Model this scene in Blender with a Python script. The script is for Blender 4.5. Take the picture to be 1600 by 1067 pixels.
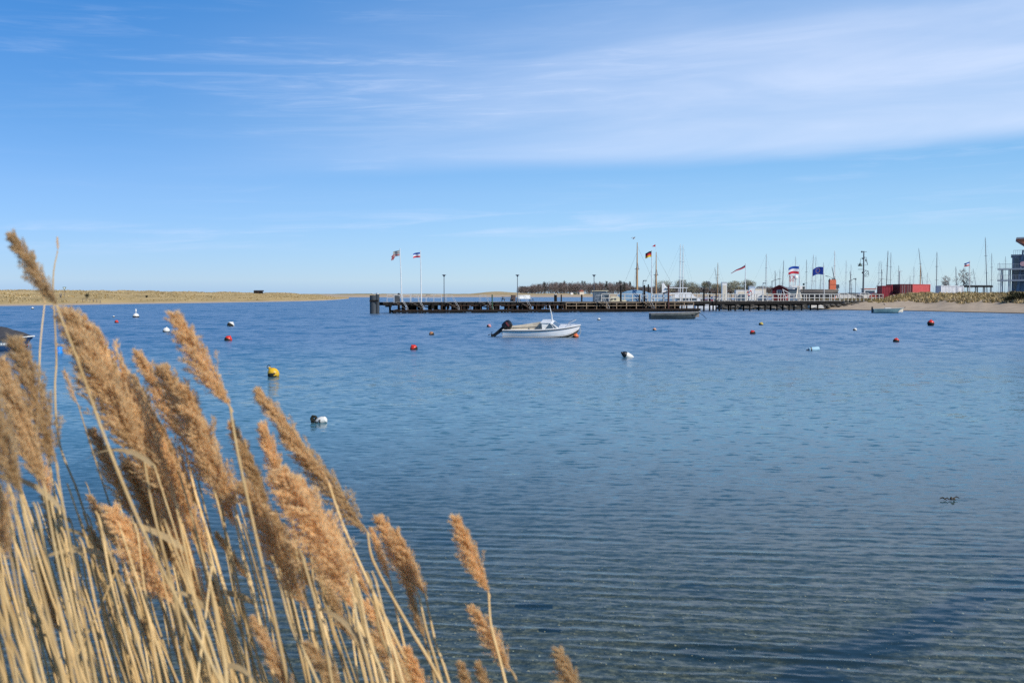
import bpy, math, random
import numpy as np
from mathutils import Vector, Matrix

for o in list(bpy.data.objects):
    bpy.data.objects.remove(o)
S = bpy.context.scene
COL = S.collection
R = math.radians

# ---------------------------------------------------------------- camera
F, CX, CY, EYE = 1556.0, 800.0, 533.5, 2.75
PIT = math.atan(73.5 / F)
cd = bpy.data.cameras.new('camera')
cam = bpy.data.objects.new('camera', cd)
COL.objects.link(cam)
cam.location = (0, 0, EYE)
cam.rotation_euler = (math.pi / 2 - PIT, 0, 0)
cd.sensor_width = 36
cd.lens = 36 * F / 1600
cd.clip_start = 0.05
cd.clip_end = 40000
cd.dof.use_dof = True
cd.dof.focus_distance = 70
cd.dof.aperture_fstop = 7.5
S.camera = cam

# ---------------------------------------------------------------- light
SUN_EL, SUN_AZ = R(41), R(130)          # azimuth clockwise from the view axis (+Y)
S.view_settings.view_transform = 'Standard'
S.view_settings.look = 'None'
S.view_settings.exposure = 0.45
S.view_settings.gamma = 1.0
S.view_settings.use_curve_mapping = False
S.cycles.max_bounces = 8
S.cycles.transparent_max_bounces = 12
S.cycles.caustics_reflective = False
S.cycles.caustics_refractive = False
S.cycles.use_denoising = False

W = bpy.data.worlds.new('World')
S.world = W
W.use_nodes = True
wn, wl = W.node_tree.nodes, W.node_tree.links
wn.clear()


def wmath(op, a, b=None, c=None, clamp=False):
    n = wn.new('ShaderNodeMath')
    n.operation = op
    n.use_clamp = clamp
    for i, v in enumerate((a, b, c)):
        if v is None:
            continue
        if isinstance(v, (int, float)):
            n.inputs[i].default_value = v
        else:
            wl.new(v, n.inputs[i])
    return n.outputs[0]


def wstep(v, a, b, lo=0.0, hi=1.0):
    n = wn.new('ShaderNodeMapRange')
    n.interpolation_type = 'SMOOTHSTEP'
    wl.new(v, n.inputs[0])
    for i, q in enumerate((a, b, lo, hi)):
        n.inputs[i + 1].default_value = q
    return n.outputs[0]


def wnoise(u, v, su, sv, off, detail=4, rough=0.55, dist=0.0):
    c = wn.new('ShaderNodeCombineXYZ')
    wl.new(wmath('MULTIPLY', u, su), c.inputs[0])
    wl.new(wmath('MULTIPLY', v, sv), c.inputs[1])
    c.inputs[2].default_value = off
    n = wn.new('ShaderNodeTexNoise')
    n.inputs['Scale'].default_value = 1
    n.inputs['Detail'].default_value = detail
    n.inputs['Roughness'].default_value = rough
    n.inputs['Distortion'].default_value = dist
    wl.new(c.outputs[0], n.inputs['Vector'])
    return n.outputs[0]


out = wn.new('ShaderNodeOutputWorld')
bg = wn.new('ShaderNodeBackground')
bg.inputs[1].default_value = 0.11
wl.new(bg.outputs[0], out.inputs[0])
sky = wn.new('ShaderNodeTexSky')
sky.sky_type = 'NISHITA'
sky.sun_disc = False
sky.sun_elevation = SUN_EL
sky.sun_rotation = SUN_AZ
sky.air_density = 1.0
sky.dust_density = 0.0
sky.ozone_density = 5.0
tc = wn.new('ShaderNodeTexCoord')
sp = wn.new('ShaderNodeSeparateXYZ')
wl.new(tc.outputs['Generated'], sp.inputs[0])
az = wmath('ARCTAN2', sp.outputs[0], sp.outputs[1])
el = wmath('ARCSINE', sp.outputs[2])
# cirrus: u runs along the streaks, which climb slightly to the right
u = az
v = wmath('SUBTRACT', el, wmath('MULTIPLY', az, 0.036))
n_big = wnoise(u, v, 3.2, 22, 3.1, 5, 0.55, 0.6)
n_fine = wnoise(u, v, 7, 85, 9.4, 7, 0.62, 0.5)
n_warp = wnoise(u, v, 2.4, 9, 21.3, 3, 0.5)
vw = wmath('ADD', v, wmath('MULTIPLY', wmath('SUBTRACT', n_warp, 0.5), 0.022))
# broad veil on the right with a crisp lower edge
veil = wmath('MULTIPLY', wstep(vw, 0.116, 0.137), wstep(vw, 0.36, 0.18))
veil = wmath('MULTIPLY', veil, wstep(u, -0.42, 0.36))
veil = wmath('MULTIPLY', veil, wmath('ADD', 0.60, wmath('MULTIPLY', wstep(n_big, 0.22, 0.80), 0.42)))
# long thin streaks over all the sky
thin = wmath('MULTIPLY', wstep(n_fine, 0.47, 0.80), wstep(n_big, 0.36, 0.70))
thin = wmath('MULTIPLY', thin, wmath('MULTIPLY', wstep(el, 0.02, 0.10), wstep(el, 0.5, 0.22, 0.35, 1.0)))
streak = wmath('MULTIPLY', wstep(n_fine, 0.40, 0.75), wstep(wmath('ABSOLUTE', wmath('SUBTRACT', vw, 0.205)), 0.062, 0.0))
streak = wmath('MULTIPLY', wmath('MULTIPLY', streak, wstep(u, -0.55, -0.15)), wstep(u, 0.30, -0.05))
low = wmath('MULTIPLY', wstep(n_fine, 0.42, 0.75), wstep(wmath('ABSOLUTE', wmath('SUBTRACT', vw, 0.068)), 0.022, 0.0))
dens = wmath('ADD', wmath('MULTIPLY', veil, 0.77), wmath('MULTIPLY', wmath('MULTIPLY', thin, 0.24), wmath('SUBTRACT', 1.0, wmath('MULTIPLY', veil, 0.9))))
dens = wmath('ADD', dens, wmath('MULTIPLY', streak, 0.22))
dens = wmath('ADD', dens, wmath('MULTIPLY', low, 0.35), clamp=True)
hs = wn.new('ShaderNodeMix')
hs.data_type = 'RGBA'
hs.blend_type = 'MULTIPLY'
hs.inputs[0].default_value = 1.0
wl.new(sky.outputs[0], hs.inputs[6])
# clear northern spring air: deep blue, with little glare at the horizon and brighter towards the sun's side
er = wn.new('ShaderNodeValToRGB')
stops = [(0.0, (.30, .405, .65)), (.035, (.42, .48, .63)), (.25, (.49, .54, .61)), (.41, (.42, .55, .61)), (.70, (.29, .57, .68)), (1.0, (.25, .55, .68))]
while len(er.color_ramp.elements) < len(stops):
    er.color_ramp.elements.new(0.5)
for e_, (p_, c_) in zip(er.color_ramp.elements, stops):
    e_.position = p_
    e_.color = (c_[0] * 0.86, c_[1], c_[2] * 1.22, 1)
wl.new(wstep(el, 0.0, 0.4), er.inputs[0])
er.inputs[0].links[0].from_node.interpolation_type = 'LINEAR'
hyp = wmath('SQRT', wmath('ADD', wmath('MULTIPLY', sp.outputs[0], sp.outputs[0]), wmath('MULTIPLY', sp.outputs[1], sp.outputs[1])))
side = wmath('DIVIDE', sp.outputs[0], wmath('MAXIMUM', hyp, 0.001))
gn = wn.new('ShaderNodeMix')
gn.data_type = 'RGBA'
wl.new(wstep(side, -0.50, 0.50), gn.inputs[0])
gn.inputs[6].default_value = (1, 1, 1, 1)
gn.inputs[7].default_value = (1.66, 1.55, 1.33, 1)
gm_ = wn.new('ShaderNodeMix')
gm_.data_type = 'RGBA'
gm_.blend_type = 'MULTIPLY'
gm_.inputs[0].default_value = 1
wl.new(er.outputs[0], gm_.inputs[6])
wl.new(gn.outputs[2], gm_.inputs[7])
wl.new(gm_.outputs[2], hs.inputs[7])
cm = wn.new('ShaderNodeMix')
cm.data_type = 'RGBA'
wl.new(dens, cm.inputs[0])
wl.new(hs.outputs[2], cm.inputs[6])
cm.inputs[7].default_value = (5.0, 5.7, 7.2, 1)
wl.new(cm.outputs[2], bg.inputs[0])

sl = bpy.data.lights.new('sun', 'SUN')
sl.energy = 3.6
sl.angle = R(0.5)
sl.color = (1.0, 0.93, 0.82)
sun = bpy.data.objects.new('sun', sl)
COL.objects.link(sun)
sdir = Vector((math.sin(SUN_AZ) * math.cos(SUN_EL), math.cos(SUN_AZ) * math.cos(SUN_EL), math.sin(SUN_EL)))
sun.rotation_euler = (-sdir).to_track_quat('-Z', 'Y').to_euler()
sun.location = (30, -30, 60)

# ---------------------------------------------------------------- pixel <-> place
cp, spn = math.cos(PIT), math.sin(PIT)


def at(px, py, y):
    """point at plan distance y that is seen at photo pixel (px, py)"""
    r, d = (px - CX) / F, (py - CY) / F
    dy = cp - d * spn
    dz = -spn - d * cp
    t = y / dy
    return Vector((r * t, y, EYE + dz * t))


def on(px, py, z=0.0):
    """point at height z that is seen at photo pixel (px, py)"""
    r, d = (px - CX) / F, (py - CY) / F
    dy = cp - d * spn
    dz = -spn - d * cp
    t = (z - EYE) / dz
    return Vector((r * t, dy * t, z))


def xz(px, y, z):
    """point over plan distance y at height z in photo column px"""
    dep = y * cp + (EYE - z) * spn
    return Vector(((px - CX) / F * dep, y, z))


# ---------------------------------------------------------------- mesh helpers
class MB:
    def __init__(s):
        s.v, s.f, s.m = [], [], []

    def add(s, vs, fs, mi=0):
        k = len(s.v)
        s.v += [tuple(q) for q in vs]
        s.f += [tuple(i + k for i in f) for f in fs]
        s.m += [mi] * len(fs)
        return s

    def box(s, x0, x1, y0, y1, z0, z1, mi=0, M=None):
        vs = [Vector((x, y, z)) for z in (z0, z1) for y in (y0, y1) for x in (x0, x1)]
        if M is not None:
            vs = [M @ q for q in vs]
        return s.add(vs, [(0, 2, 3, 1), (4, 5, 7, 6), (0, 1, 5, 4), (2, 6, 7, 3), (0, 4, 6, 2), (1, 3, 7, 5)], mi)

    def bar(s, a, b, w, h=None, mi=0):
        """square bar between two points"""
        a, b = Vector(a), Vector(b)
        h = h or w
        z = (b - a).normalized()
        x = z.cross(Vector((0, 0, 1)))
        x = Vector((1, 0, 0)) if x.length < 1e-4 else x.normalized()
        y = x.cross(z)
        vs = []
        for p in (a, b):
            for q, r in ((-1, -1), (1, -1), (1, 1), (-1, 1)):
                vs.append(p + x * (q * w / 2) + y * (r * h / 2))
        return s.add(vs, [(3, 2, 1, 0), (4, 5, 6, 7), (0, 1, 5, 4), (1, 2, 6, 5), (2, 3, 7, 6), (3, 0, 4, 7)], mi)

    def tube(s, pts, rs, n=6, cap=True, mi=0):
        pts = [Vector(p) for p in pts]
        if not hasattr(rs, '__len__'):
            rs = [rs] * len(pts)
        ref = Vector((0.31, 0.95, 0.05))
        k = len(s.v)
        for i, p in enumerate(pts):
            t = (pts[min(i + 1, len(pts) - 1)] - pts[max(i - 1, 0)]).normalized()
            x = ref - t * ref.dot(t)
            if x.length < 1e-3:
                x = Vector((1, 0, 0)) - t * t.x
            x.normalize()
            y = t.cross(x)
            ref = x
            for j in range(n):
                a = 2 * math.pi * j / n
                s.v.append(tuple(p + (x * math.cos(a) + y * math.sin(a)) * rs[i]))
        c = 0
        for i in range(len(pts) - 1):
            for j in range(n):
                s.f.append((k + i * n + j, k + i * n + (j + 1) % n, k + (i + 1) * n + (j + 1) % n, k + (i + 1) * n + j))
                c += 1
        if cap:
            s.f.append(tuple(k + j for j in reversed(range(n))))
            s.f.append(tuple(k + (len(pts) - 1) * n + j for j in range(n)))
            c += 2
        s.m += [mi] * c
        return s

    def lathe(s, prof, n=14, M=None, mi=0):
        k = len(s.v)
        for r, z in prof:
            for j in range(n):
                a = 2 * math.pi * j / n
                p = Vector((r * math.cos(a), r * math.sin(a), z))
                s.v.append(tuple(M @ p if M is not None else p))
        c = 0
        for i in range(len(prof) - 1):
            for j in range(n):
                s.f.append((k + i * n + j, k + i * n + (j + 1) % n, k + (i + 1) * n + (j + 1) % n, k + (i + 1) * n + j))
                c += 1
        s.f.append(tuple(k + j for j in reversed(range(n))))
        s.f.append(tuple(k + (len(prof) - 1) * n + j for j in range(n)))
        s.m += [mi] * (c + 2)
        return s

    def prism(s, poly, y0, y1, mi=0, M=None):
        """polygon in x,z pushed through y0..y1"""
        n = len(poly)
        vs = [Vector((x, y, z)) for y in (y0, y1) for x, z in poly]
        if M is not None:
            vs = [M @ q for q in vs]
        fs = [tuple(range(n)), tuple(reversed(range(n, 2 * n)))]
        fs += [(i, i + n, (i + 1) % n + n, (i + 1) % n) for i in range(n)]
        return s.add(vs, fs, mi)

    def mesh(s, name, mats, smooth=False):
        me = bpy.data.meshes.new(name)
        me.from_pydata(s.v, [], s.f)
        for m in (mats if isinstance(mats, (list, tuple)) else [mats]):
            me.materials.append(m)
        if any(s.m):
            me.polygons.foreach_set('material_index', s.m)
        if smooth:
            me.polygons.foreach_set('use_smooth', [True] * len(me.polygons))
            try:
                me.set_sharp_from_angle(angle=R(40))
            except Exception:
                pass
        me.update()
        return me

    def build(s, name, mats, parent=None, smooth=False):
        o = bpy.data.objects.new(name, s.mesh(name, mats, smooth))
        COL.objects.link(o)
        if parent:
            o.parent = parent
        return o


def tag(o, label=None, cat=None, group=None, kind=None):
    if label:
        o['label'] = label
    if cat:
        o['category'] = cat
    if group:
        o['group'] = group
    if kind:
        o['kind'] = kind
    return o


def thing(name, label, cat, loc=(0, 0, 0), rz=0.0, group=None):
    o = bpy.data.objects.new(name, None)
    COL.objects.link(o)
    o.location = loc
    o.rotation_euler = (0, 0, rz)
    o.empty_display_size = 0.2
    return tag(o, label, cat, group)


def inst(name, mesh, parent=None, loc=(0, 0, 0), rz=0.0):
    o = bpy.data.objects.new(name, mesh)
    COL.objects.link(o)
    if parent:
        o.parent = parent
    o.location = loc
    o.rotation_euler = (0, 0, rz)
    return o


def copy_thing(o, loc=None, rz=None, label=None, parent=None):
    c = o.copy()
    COL.objects.link(c)
    if parent:
        c.parent = parent
    if loc is not None:
        c.location = loc
    if rz is not None:
        c.rotation_euler[2] = rz
    if label:
        c['label'] = label
    for ch in list(o.children):
        copy_thing(ch, parent=c)
    return c


# ---------------------------------------------------------------- materials
MATS = {}


def mat(name, c1, c2=None, scale=4.0, rough=0.6, metal=0.0, bump=0.0, vary=0.0, stretch=(1, 1, 1), world=False, spec=0.4):
    if name in MATS:
        return MATS[name]
    m = bpy.data.materials.new(name)
    m.use_nodes = True
    nt = m.node_tree
    b = nt.nodes['Principled BSDF']
    b.inputs['Roughness'].default_value = rough
    b.inputs['Metallic'].default_value = metal
    b.inputs['Specular IOR Level'].default_value = spec
    c2 = c2 or tuple(x * 0.72 for x in c1)
    t = nt.nodes.new('ShaderNodeTexCoord')
    mp = nt.nodes.new('ShaderNodeMapping')
    mp.inputs['Scale'].default_value = stretch
    if world:
        g = nt.nodes.new('ShaderNodeNewGeometry')
        nt.links.new(g.outputs['Position'], mp.inputs[0])
    else:
        nt.links.new(t.outputs['Object'], mp.inputs[0])
    n = nt.nodes.new('ShaderNodeTexNoise')
    n.inputs['Scale'].default_value = scale
    n.inputs['Detail'].default_value = 6
    n.inputs['Roughness'].default_value = 0.62
    nt.links.new(mp.outputs[0], n.inputs['Vector'])
    r = nt.nodes.new('ShaderNodeValToRGB')
    r.color_ramp.elements[0].position = 0.34
    r.color_ramp.elements[1].position = 0.66
    r.color_ramp.elements[0].color = (*c2, 1)
    r.color_ramp.elements[1].color = (*c1, 1)
    nt.links.new(n.outputs[0], r.inputs[0])
    last = r.outputs[0]
    if vary:
        oi = nt.nodes.new('ShaderNodeObjectInfo')
        hv = nt.nodes.new('ShaderNodeHueSaturation')
        mr = nt.nodes.new('ShaderNodeMapRange')
        mr.inputs[3].default_value = 1 - vary
        mr.inputs[4].default_value = 1 + vary
        nt.links.new(oi.outputs['Random'], mr.inputs[0])
        nt.links.new(mr.outputs[0], hv.inputs['Value'])
        nt.links.new(last, hv.inputs['Color'])
        last = hv.outputs[0]
    nt.links.new(last, b.inputs['Base Color'])
    if bump:
        bp = nt.nodes.new('ShaderNodeBump')
        bp.inputs['Strength'].default_value = bump
        bp.inputs['Distance'].default_value = 0.02
        nt.links.new(n.outputs[0], bp.inputs['Height'])
        nt.links.new(bp.outputs[0], b.inputs['Normal'])
    MATS[name] = m
    return m


white = mat('white_paint', (0.74, 0.74, 0.72), (0.60, 0.60, 0.57), 3, 0.35)
offwhite = mat('cream_paint', (0.66, 0.60, 0.48), (0.54, 0.48, 0.38), 4, 0.5)
black = mat('black_rubber', (0.018, 0.018, 0.02), (0.010, 0.010, 0.011), 6, 0.4)
darkwood = mat('wet_dark_timber', (0.020, 0.018, 0.016), (0.008, 0.007, 0.0065), 3, 0.75, stretch=(1, 1, 0.3), spec=0.12)
greywood = mat('weathered_timber', (0.24, 0.20, 0.16), (0.13, 0.105, 0.085), 5, 0.8)
brownwood = mat('brown_timber', (0.09, 0.052, 0.034), (0.05, 0.03, 0.02), 5, 0.75, spec=0.12)
galv = mat('galvanised_steel', (0.50, 0.51, 0.51), (0.40, 0.41, 0.42), 6, 0.45, 0.0)
darksteel = mat('dark_steel', (0.05, 0.055, 0.06), (0.03, 0.033, 0.036), 6, 0.5)
red = mat('red_float', (0.62, 0.035, 0.02), (0.46, 0.03, 0.018), 5, 0.35)
orange = mat('orange_float', (0.70, 0.16, 0.04), (0.50, 0.10, 0.03), 5, 0.4)
yellow = mat('yellow_float', (0.70, 0.42, 0.02), (0.48, 0.27, 0.015), 8, 0.4)
bluef = mat('blue_float', (0.01, 0.26, 0.75), (0.01, 0.2, 0.6), 5, 0.4)
growth = mat('weed_growth', (0.02, 0.022, 0.012), (0.006, 0.006, 0.005), 18, 0.8, bump=0.6)

# ================================================================ SETTING
from mathutils import noise as mn


def nz(x, y, s=1.0, o=0.0):
    return mn.noise(Vector((x * s, y * s, o)))


# ---- the sea bed, one sheet out to the horizon (the bank under the camera is its near end)
def bed(y, x=0.0):
    if y < 1.0:
        return 1.15
    if y < 4.6:
        return 1.15 - (y - 1.0) / 3.6 * 1.15
    d = y - 4.6
    return -min(0.055 * d + 0.0006 * d * d, 4.0)


def grid_sheet(rows, colsx, zf, name, m, kind='structure', smooth=True, label=None):
    nr, nc = len(rows), len(colsx)
    vs = []
    for y in rows:
        for k in colsx:
            x = k * max(y, 1.0) if y > 0 else k
            vs.append((x, y, zf(y, x)))
    fs = [(i * nc + j, i * nc + j + 1, (i + 1) * nc + j + 1, (i + 1) * nc + j) for i in range(nr - 1) for j in range(nc - 1)]
    b = MB()
    b.add(vs, fs)
    o = b.build(name, m, smooth=smooth)
    o['kind'] = kind
    return o


m = bpy.data.materials.new('sandy_sea_bed')
m.use_nodes = True
nt = m.node_tree
bs = nt.nodes['Principled BSDF']
bs.inputs['Roughness'].default_value = 0.9
bs.inputs['Specular IOR Level'].default_value = 0.1
g = nt.nodes.new('ShaderNodeNewGeometry')


def tnoise(nt, vec, scale, detail=3, rough=0.6, dist=0.0, stretch=None):
    if stretch:
        mp = nt.nodes.new('ShaderNodeMapping')
        mp.inputs['Rotation'].default_value = (0, 0, stretch[3] if len(stretch) > 3 else 0)
        mp.inputs['Scale'].default_value = stretch[:3]
        nt.links.new(vec, mp.inputs[0])
        vec = mp.outputs[0]
    n = nt.nodes.new('ShaderNodeTexNoise')
    n.inputs['Scale'].default_value = scale
    n.inputs['Detail'].default_value = detail
    n.inputs['Roughness'].default_value = rough
    n.inputs['Distortion'].default_value = dist
    nt.links.new(vec, n.inputs['Vector'])
    return n


def ramp(nt, fac, stops):
    r = nt.nodes.new('ShaderNodeValToRGB')
    el_ = r.color_ramp.elements
    while len(el_) < len(stops):
        el_.new(0.5)
    for e, (p, c) in zip(el_, stops):
        e.position = p
        e.color = (*c, 1)
    nt.links.new(fac, r.inputs[0])
    return r.outputs[0]


def mixc(nt, fac, a, b, blend='MIX'):
    n = nt.nodes.new('ShaderNodeMix')
    n.data_type = 'RGBA'
    n.blend_type = blend
    for s_, q in ((0, fac), (6, a), (7, b)):
        if isinstance(q, (int, float)):
            n.inputs[s_].default_value = q
        elif isinstance(q, tuple):
            n.inputs[s_].default_value = (*q, 1)
        else:
            nt.links.new(q, n.inputs[s_])
    return n.outputs[2]


pos = g.outputs['Position']
sand = ramp(nt, tnoise(nt, pos, 13, 9, 0.75).outputs[0], [(0.36, (0.020, 0.022, 0.016)), (0.50, (0.080, 0.070, 0.046)), (0.66, (0.25, 0.195, 0.12))])
# eelgrass and bladderwrack lying in patches, and pale flecks between them
weedm = ramp(nt, tnoise(nt, pos, 0.42, 5, 0.62, 0.4, (0.75, 1.0, 1, R(-14))).outputs[0], [(0.585, (0, 0, 0)), (0.66, (1, 1, 1))])
c_ = mixc(nt, weedm, sand, (0.012, 0.017, 0.012))
# a belt of dark eelgrass running out from the shore on the right
for px_, py_, rx_, ry_ in ((690, 792, 1.15, .42), (835, 938, .42, .30), (858, 976, .28, .16), (560, 800, .7, .4), (1290, 770, .9, .3), (1440, 730, .8, .35), (1080, 905, .35, .12)):
    c0_ = on(px_, py_, bed(on(px_, py_, 0).y))
    sb_ = nt.nodes.new('ShaderNodeVectorMath')
    sb_.operation = 'SUBTRACT'
    nt.links.new(pos, sb_.inputs[0])
    sb_.inputs[1].default_value = (c0_.x, c0_.y, 0)
    ml_ = nt.nodes.new('ShaderNodeVectorMath')
    ml_.operation = 'MULTIPLY'
    nt.links.new(sb_.outputs[0], ml_.inputs[0])
    ml_.inputs[1].default_value = (1 / rx_, 1 / ry_, 0)
    le_ = nt.nodes.new('ShaderNodeVectorMath')
    le_.operation = 'LENGTH'
    nt.links.new(ml_.outputs[0], le_.inputs[0])
    wb_ = nt.nodes.new('ShaderNodeMath')
    wb_.operation = 'MULTIPLY_ADD'
    nt.links.new(tnoise(nt, pos, 3.0, 4, 0.65).outputs[0], wb_.inputs[0])
    wb_.inputs[1].default_value = 1.1
    nt.links.new(le_.outputs['Value'], wb_.inputs[2])
    c_ = mixc(nt, ramp(nt, wb_.outputs[0], [(0.96, (1, 1, 1)), (1.0, (0, 0, 0))]), c_, (0.010, 0.016, 0.018))
q1_, q2_ = on(1300, 1064, -.2), on(1560, 938, -.3)
dl_ = Vector((q2_.x - q1_.x, q2_.y - q1_.y, 0)).normalized()
nl_ = Vector((-dl_.y, dl_.x, 0))
dp_ = nt.nodes.new('ShaderNodeVectorMath')
dp_.operation = 'DOT_PRODUCT'
nt.links.new(pos, dp_.inputs[0])
dp_.inputs[1].default_value = nl_
ad_ = nt.nodes.new('ShaderNodeMath')
ad_.operation = 'ADD'
nt.links.new(dp_.outputs['Value'], ad_.inputs[0])
ad_.inputs[1].default_value = -nl_.dot(q1_) - 0.62
wob = nt.nodes.new('ShaderNodeMath')
wob.operation = 'MULTIPLY_ADD'
nt.links.new(tnoise(nt, pos, 1.7, 4, 0.6).outputs[0], wob.inputs[0])
wob.inputs[1].default_value = 1.0
nt.links.new(ad_.outputs[0], wob.inputs[2])
ab_ = nt.nodes.new('ShaderNodeMath')
ab_.operation = 'ABSOLUTE'
nt.links.new(wob.outputs[0], ab_.inputs[0])
belt = ramp(nt, ab_.outputs[0], [(0.16, (1, 1, 1)), (0.34, (0, 0, 0))])
c_ = mixc(nt, belt, c_, (0.018, 0.026, 0.030))
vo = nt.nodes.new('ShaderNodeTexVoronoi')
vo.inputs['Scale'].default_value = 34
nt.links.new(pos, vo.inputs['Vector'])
sh = ramp(nt, vo.outputs['Distance'], [(0.10, (1, 1, 1)), (0.19, (0, 0, 0))])  # caustic light painted into the colour as pale, shell-like flecks
fleckm = mixc(nt, 1.0, sh, ramp(nt, tnoise(nt, pos, 2.2, 3).outputs[0], [(0.47, (0, 0, 0)), (0.62, (1, 1, 1))]), 'MULTIPLY')
c_ = mixc(nt, fleckm, c_, (0.34, 0.29, 0.19))
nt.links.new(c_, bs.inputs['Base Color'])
SEABED = m
ys = [-40, -10, -2, 0, 1, 2, 3, 4, 4.6, 5, 6, 7, 8, 9, 10, 12, 14, 17, 20, 25, 30, 40, 60, 100, 200, 500, 1500, 5000, 14000]
cols = [-3.0, -2.0, -1.4, -1, -0.7, -0.5, -0.35, -0.2, -0.1, 0, 0.1, 0.2, 0.35, 0.5, 0.7, 1, 1.4, 2.0, 3.0]
vs = []
for y in ys:
    for k in cols:
        x = k * max(y + 12, 14)
        vs.append((x, y, bed(y) + (0.03 * nz(x, y, 0.5) if y > 1 else 0)))
nc = len(cols)
b = MB().add(vs, [(i * nc + j, i * nc + j + 1, (i + 1) * nc + j + 1, (i + 1) * nc + j) for i in range(len(ys) - 1) for j in range(nc - 1)])
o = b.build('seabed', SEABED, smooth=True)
o['kind'] = 'structure'

# pebbles and shells lying in the shallows
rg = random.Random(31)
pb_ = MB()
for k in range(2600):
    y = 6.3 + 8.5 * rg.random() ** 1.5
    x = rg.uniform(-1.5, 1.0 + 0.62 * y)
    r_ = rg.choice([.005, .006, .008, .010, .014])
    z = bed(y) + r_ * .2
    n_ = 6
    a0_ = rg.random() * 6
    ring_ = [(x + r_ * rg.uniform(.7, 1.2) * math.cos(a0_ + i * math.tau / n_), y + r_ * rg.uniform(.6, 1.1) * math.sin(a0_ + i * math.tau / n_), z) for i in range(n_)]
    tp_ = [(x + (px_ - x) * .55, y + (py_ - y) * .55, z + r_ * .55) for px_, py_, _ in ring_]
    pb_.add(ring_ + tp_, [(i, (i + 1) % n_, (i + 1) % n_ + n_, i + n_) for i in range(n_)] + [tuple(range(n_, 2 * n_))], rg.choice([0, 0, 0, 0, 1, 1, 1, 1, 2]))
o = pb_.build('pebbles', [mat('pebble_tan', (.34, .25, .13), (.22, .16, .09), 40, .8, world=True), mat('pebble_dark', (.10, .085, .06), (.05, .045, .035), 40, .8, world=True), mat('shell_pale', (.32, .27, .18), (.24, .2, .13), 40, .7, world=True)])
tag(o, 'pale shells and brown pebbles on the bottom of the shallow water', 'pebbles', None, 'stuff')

# ---- the water: ripples are real displacement near the shore, finer ones are relief in the material
rows = [4.0]
q = 2736 / 4.0
while q > 40:
    q -= 0.85
    rows.append(2736 / q)
d = rows[-1]
NEAR = len(rows)
while d < 15000:
    d *= 1.11
    rows.append(d)
rows = np.array(rows)
colk = np.concatenate([np.linspace(-3.2, -0.62, 26)[:-1], np.linspace(-0.62, 0.62, 460), np.linspace(0.62, 3.2, 26)[1:]])
Yg, Kg = np.meshgrid(rows, colk, indexing='ij')
Xg = Kg * (Yg + 1.0)
dyr = np.gradient(rows)
rng = np.random.default_rng(7)
Z = np.zeros_like(Xg)
for i in range(9):                                   # the long low swell lines, with narrow crests
    lam = rng.uniform(0.20, 0.38)
    th = R(9) + rng.normal(0, R(4.5))
    kx, ky = math.sin(th), math.cos(th)
    amp = 0.030 * lam / (2 * math.pi)
    wgt = np.clip((lam / dyr - 2.5) / 3.0, 0, 1)
    ph = 2 * math.pi / lam * (kx * Xg + ky * Yg) + rng.uniform(0, 6.28) + 0.7 * np.sin(0.55 * Xg + 0.23 * Yg + i)
    env = 0.55 + 0.45 * np.sin(0.31 * (i + 1) * 0.5 * Xg + 0.8 * Yg * (0.4 + 0.1 * i) + 2.1 * i)
    Z += amp * wgt[:, None] * env * 2.1 * np.exp(2.2 * (np.sin(ph) - 1))
for i in range(44):                                  # small crossing wavelets
    lam = 0.075 * (3.2 ** (i / 43)) * rng.uniform(0.93, 1.07)
    th = R(9) + rng.normal(0, R(38))
    kx, ky = math.sin(th), math.cos(th)
    amp = 0.0075 * lam / (2 * math.pi)
    wgt = np.clip((lam / dyr - 2.2) / 3.0, 0, 1)
    Z += amp * wgt[:, None] * np.sin(2 * math.pi / lam * (kx * Xg + ky * Yg) + rng.uniform(0, 6.28))
gust = 1 + 0.35 * np.sin(Xg * 0.21 + 0.5 * np.sin(Yg * 0.13) + 1.0) * np.sin(Yg * 0.27 + 0.4 * np.sin(Xg * 0.3))
Z *= gust * np.clip((Yg - 4.2) / 3.0, 0.25, 1) * 0.80
nr, nc = Xg.shape
co = np.stack([Xg, Yg, Z], -1).reshape(-1, 3).astype(np.float32)
ii = np.arange((nr - 1) * (nc - 1))
r_, c0 = ii // (nc - 1), ii % (nc - 1)
aq = r_ * nc + c0
quads = np.stack([aq, aq + 1, aq + nc + 1, aq + nc], -1).astype(np.int32)
me = bpy.data.meshes.new('water')
me.vertices.add(len(co))
me.vertices.foreach_set('co', co.ravel())
me.loops.add(quads.size)
me.loops.foreach_set('vertex_index', quads.ravel())
me.polygons.add(len(quads))
me.polygons.foreach_set('loop_start', np.arange(0, quads.size, 4, dtype=np.int32))
me.polygons.foreach_set('use_smooth', np.ones(len(quads), dtype=bool))
me.update(calc_edges=True)
wm = bpy.data.materials.new('sea_water')
me.materials.append(wm)
water = bpy.data.objects.new('water', me)
COL.objects.link(water)
water['kind'] = 'structure'

wm.use_nodes = True
nt = wm.node_tree
nt.nodes.clear()
mo = nt.nodes.new('ShaderNodeOutputMaterial')
g = nt.nodes.new('ShaderNodeNewGeometry')
pos = g.outputs['Position']
sx = nt.nodes.new('ShaderNodeSeparateXYZ')
nt.links.new(pos, sx.inputs[0])


def nmap(v, a, b, lo, hi, smooth=True):
    n = nt.nodes.new('ShaderNodeMapRange')
    n.interpolation_type = 'SMOOTHSTEP' if smooth else 'LINEAR'
    nt.links.new(v, n.inputs[0])
    for i, q in enumerate((a, b, lo, hi)):
        n.inputs[i + 1].default_value = q
    return n.outputs[0]


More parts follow.
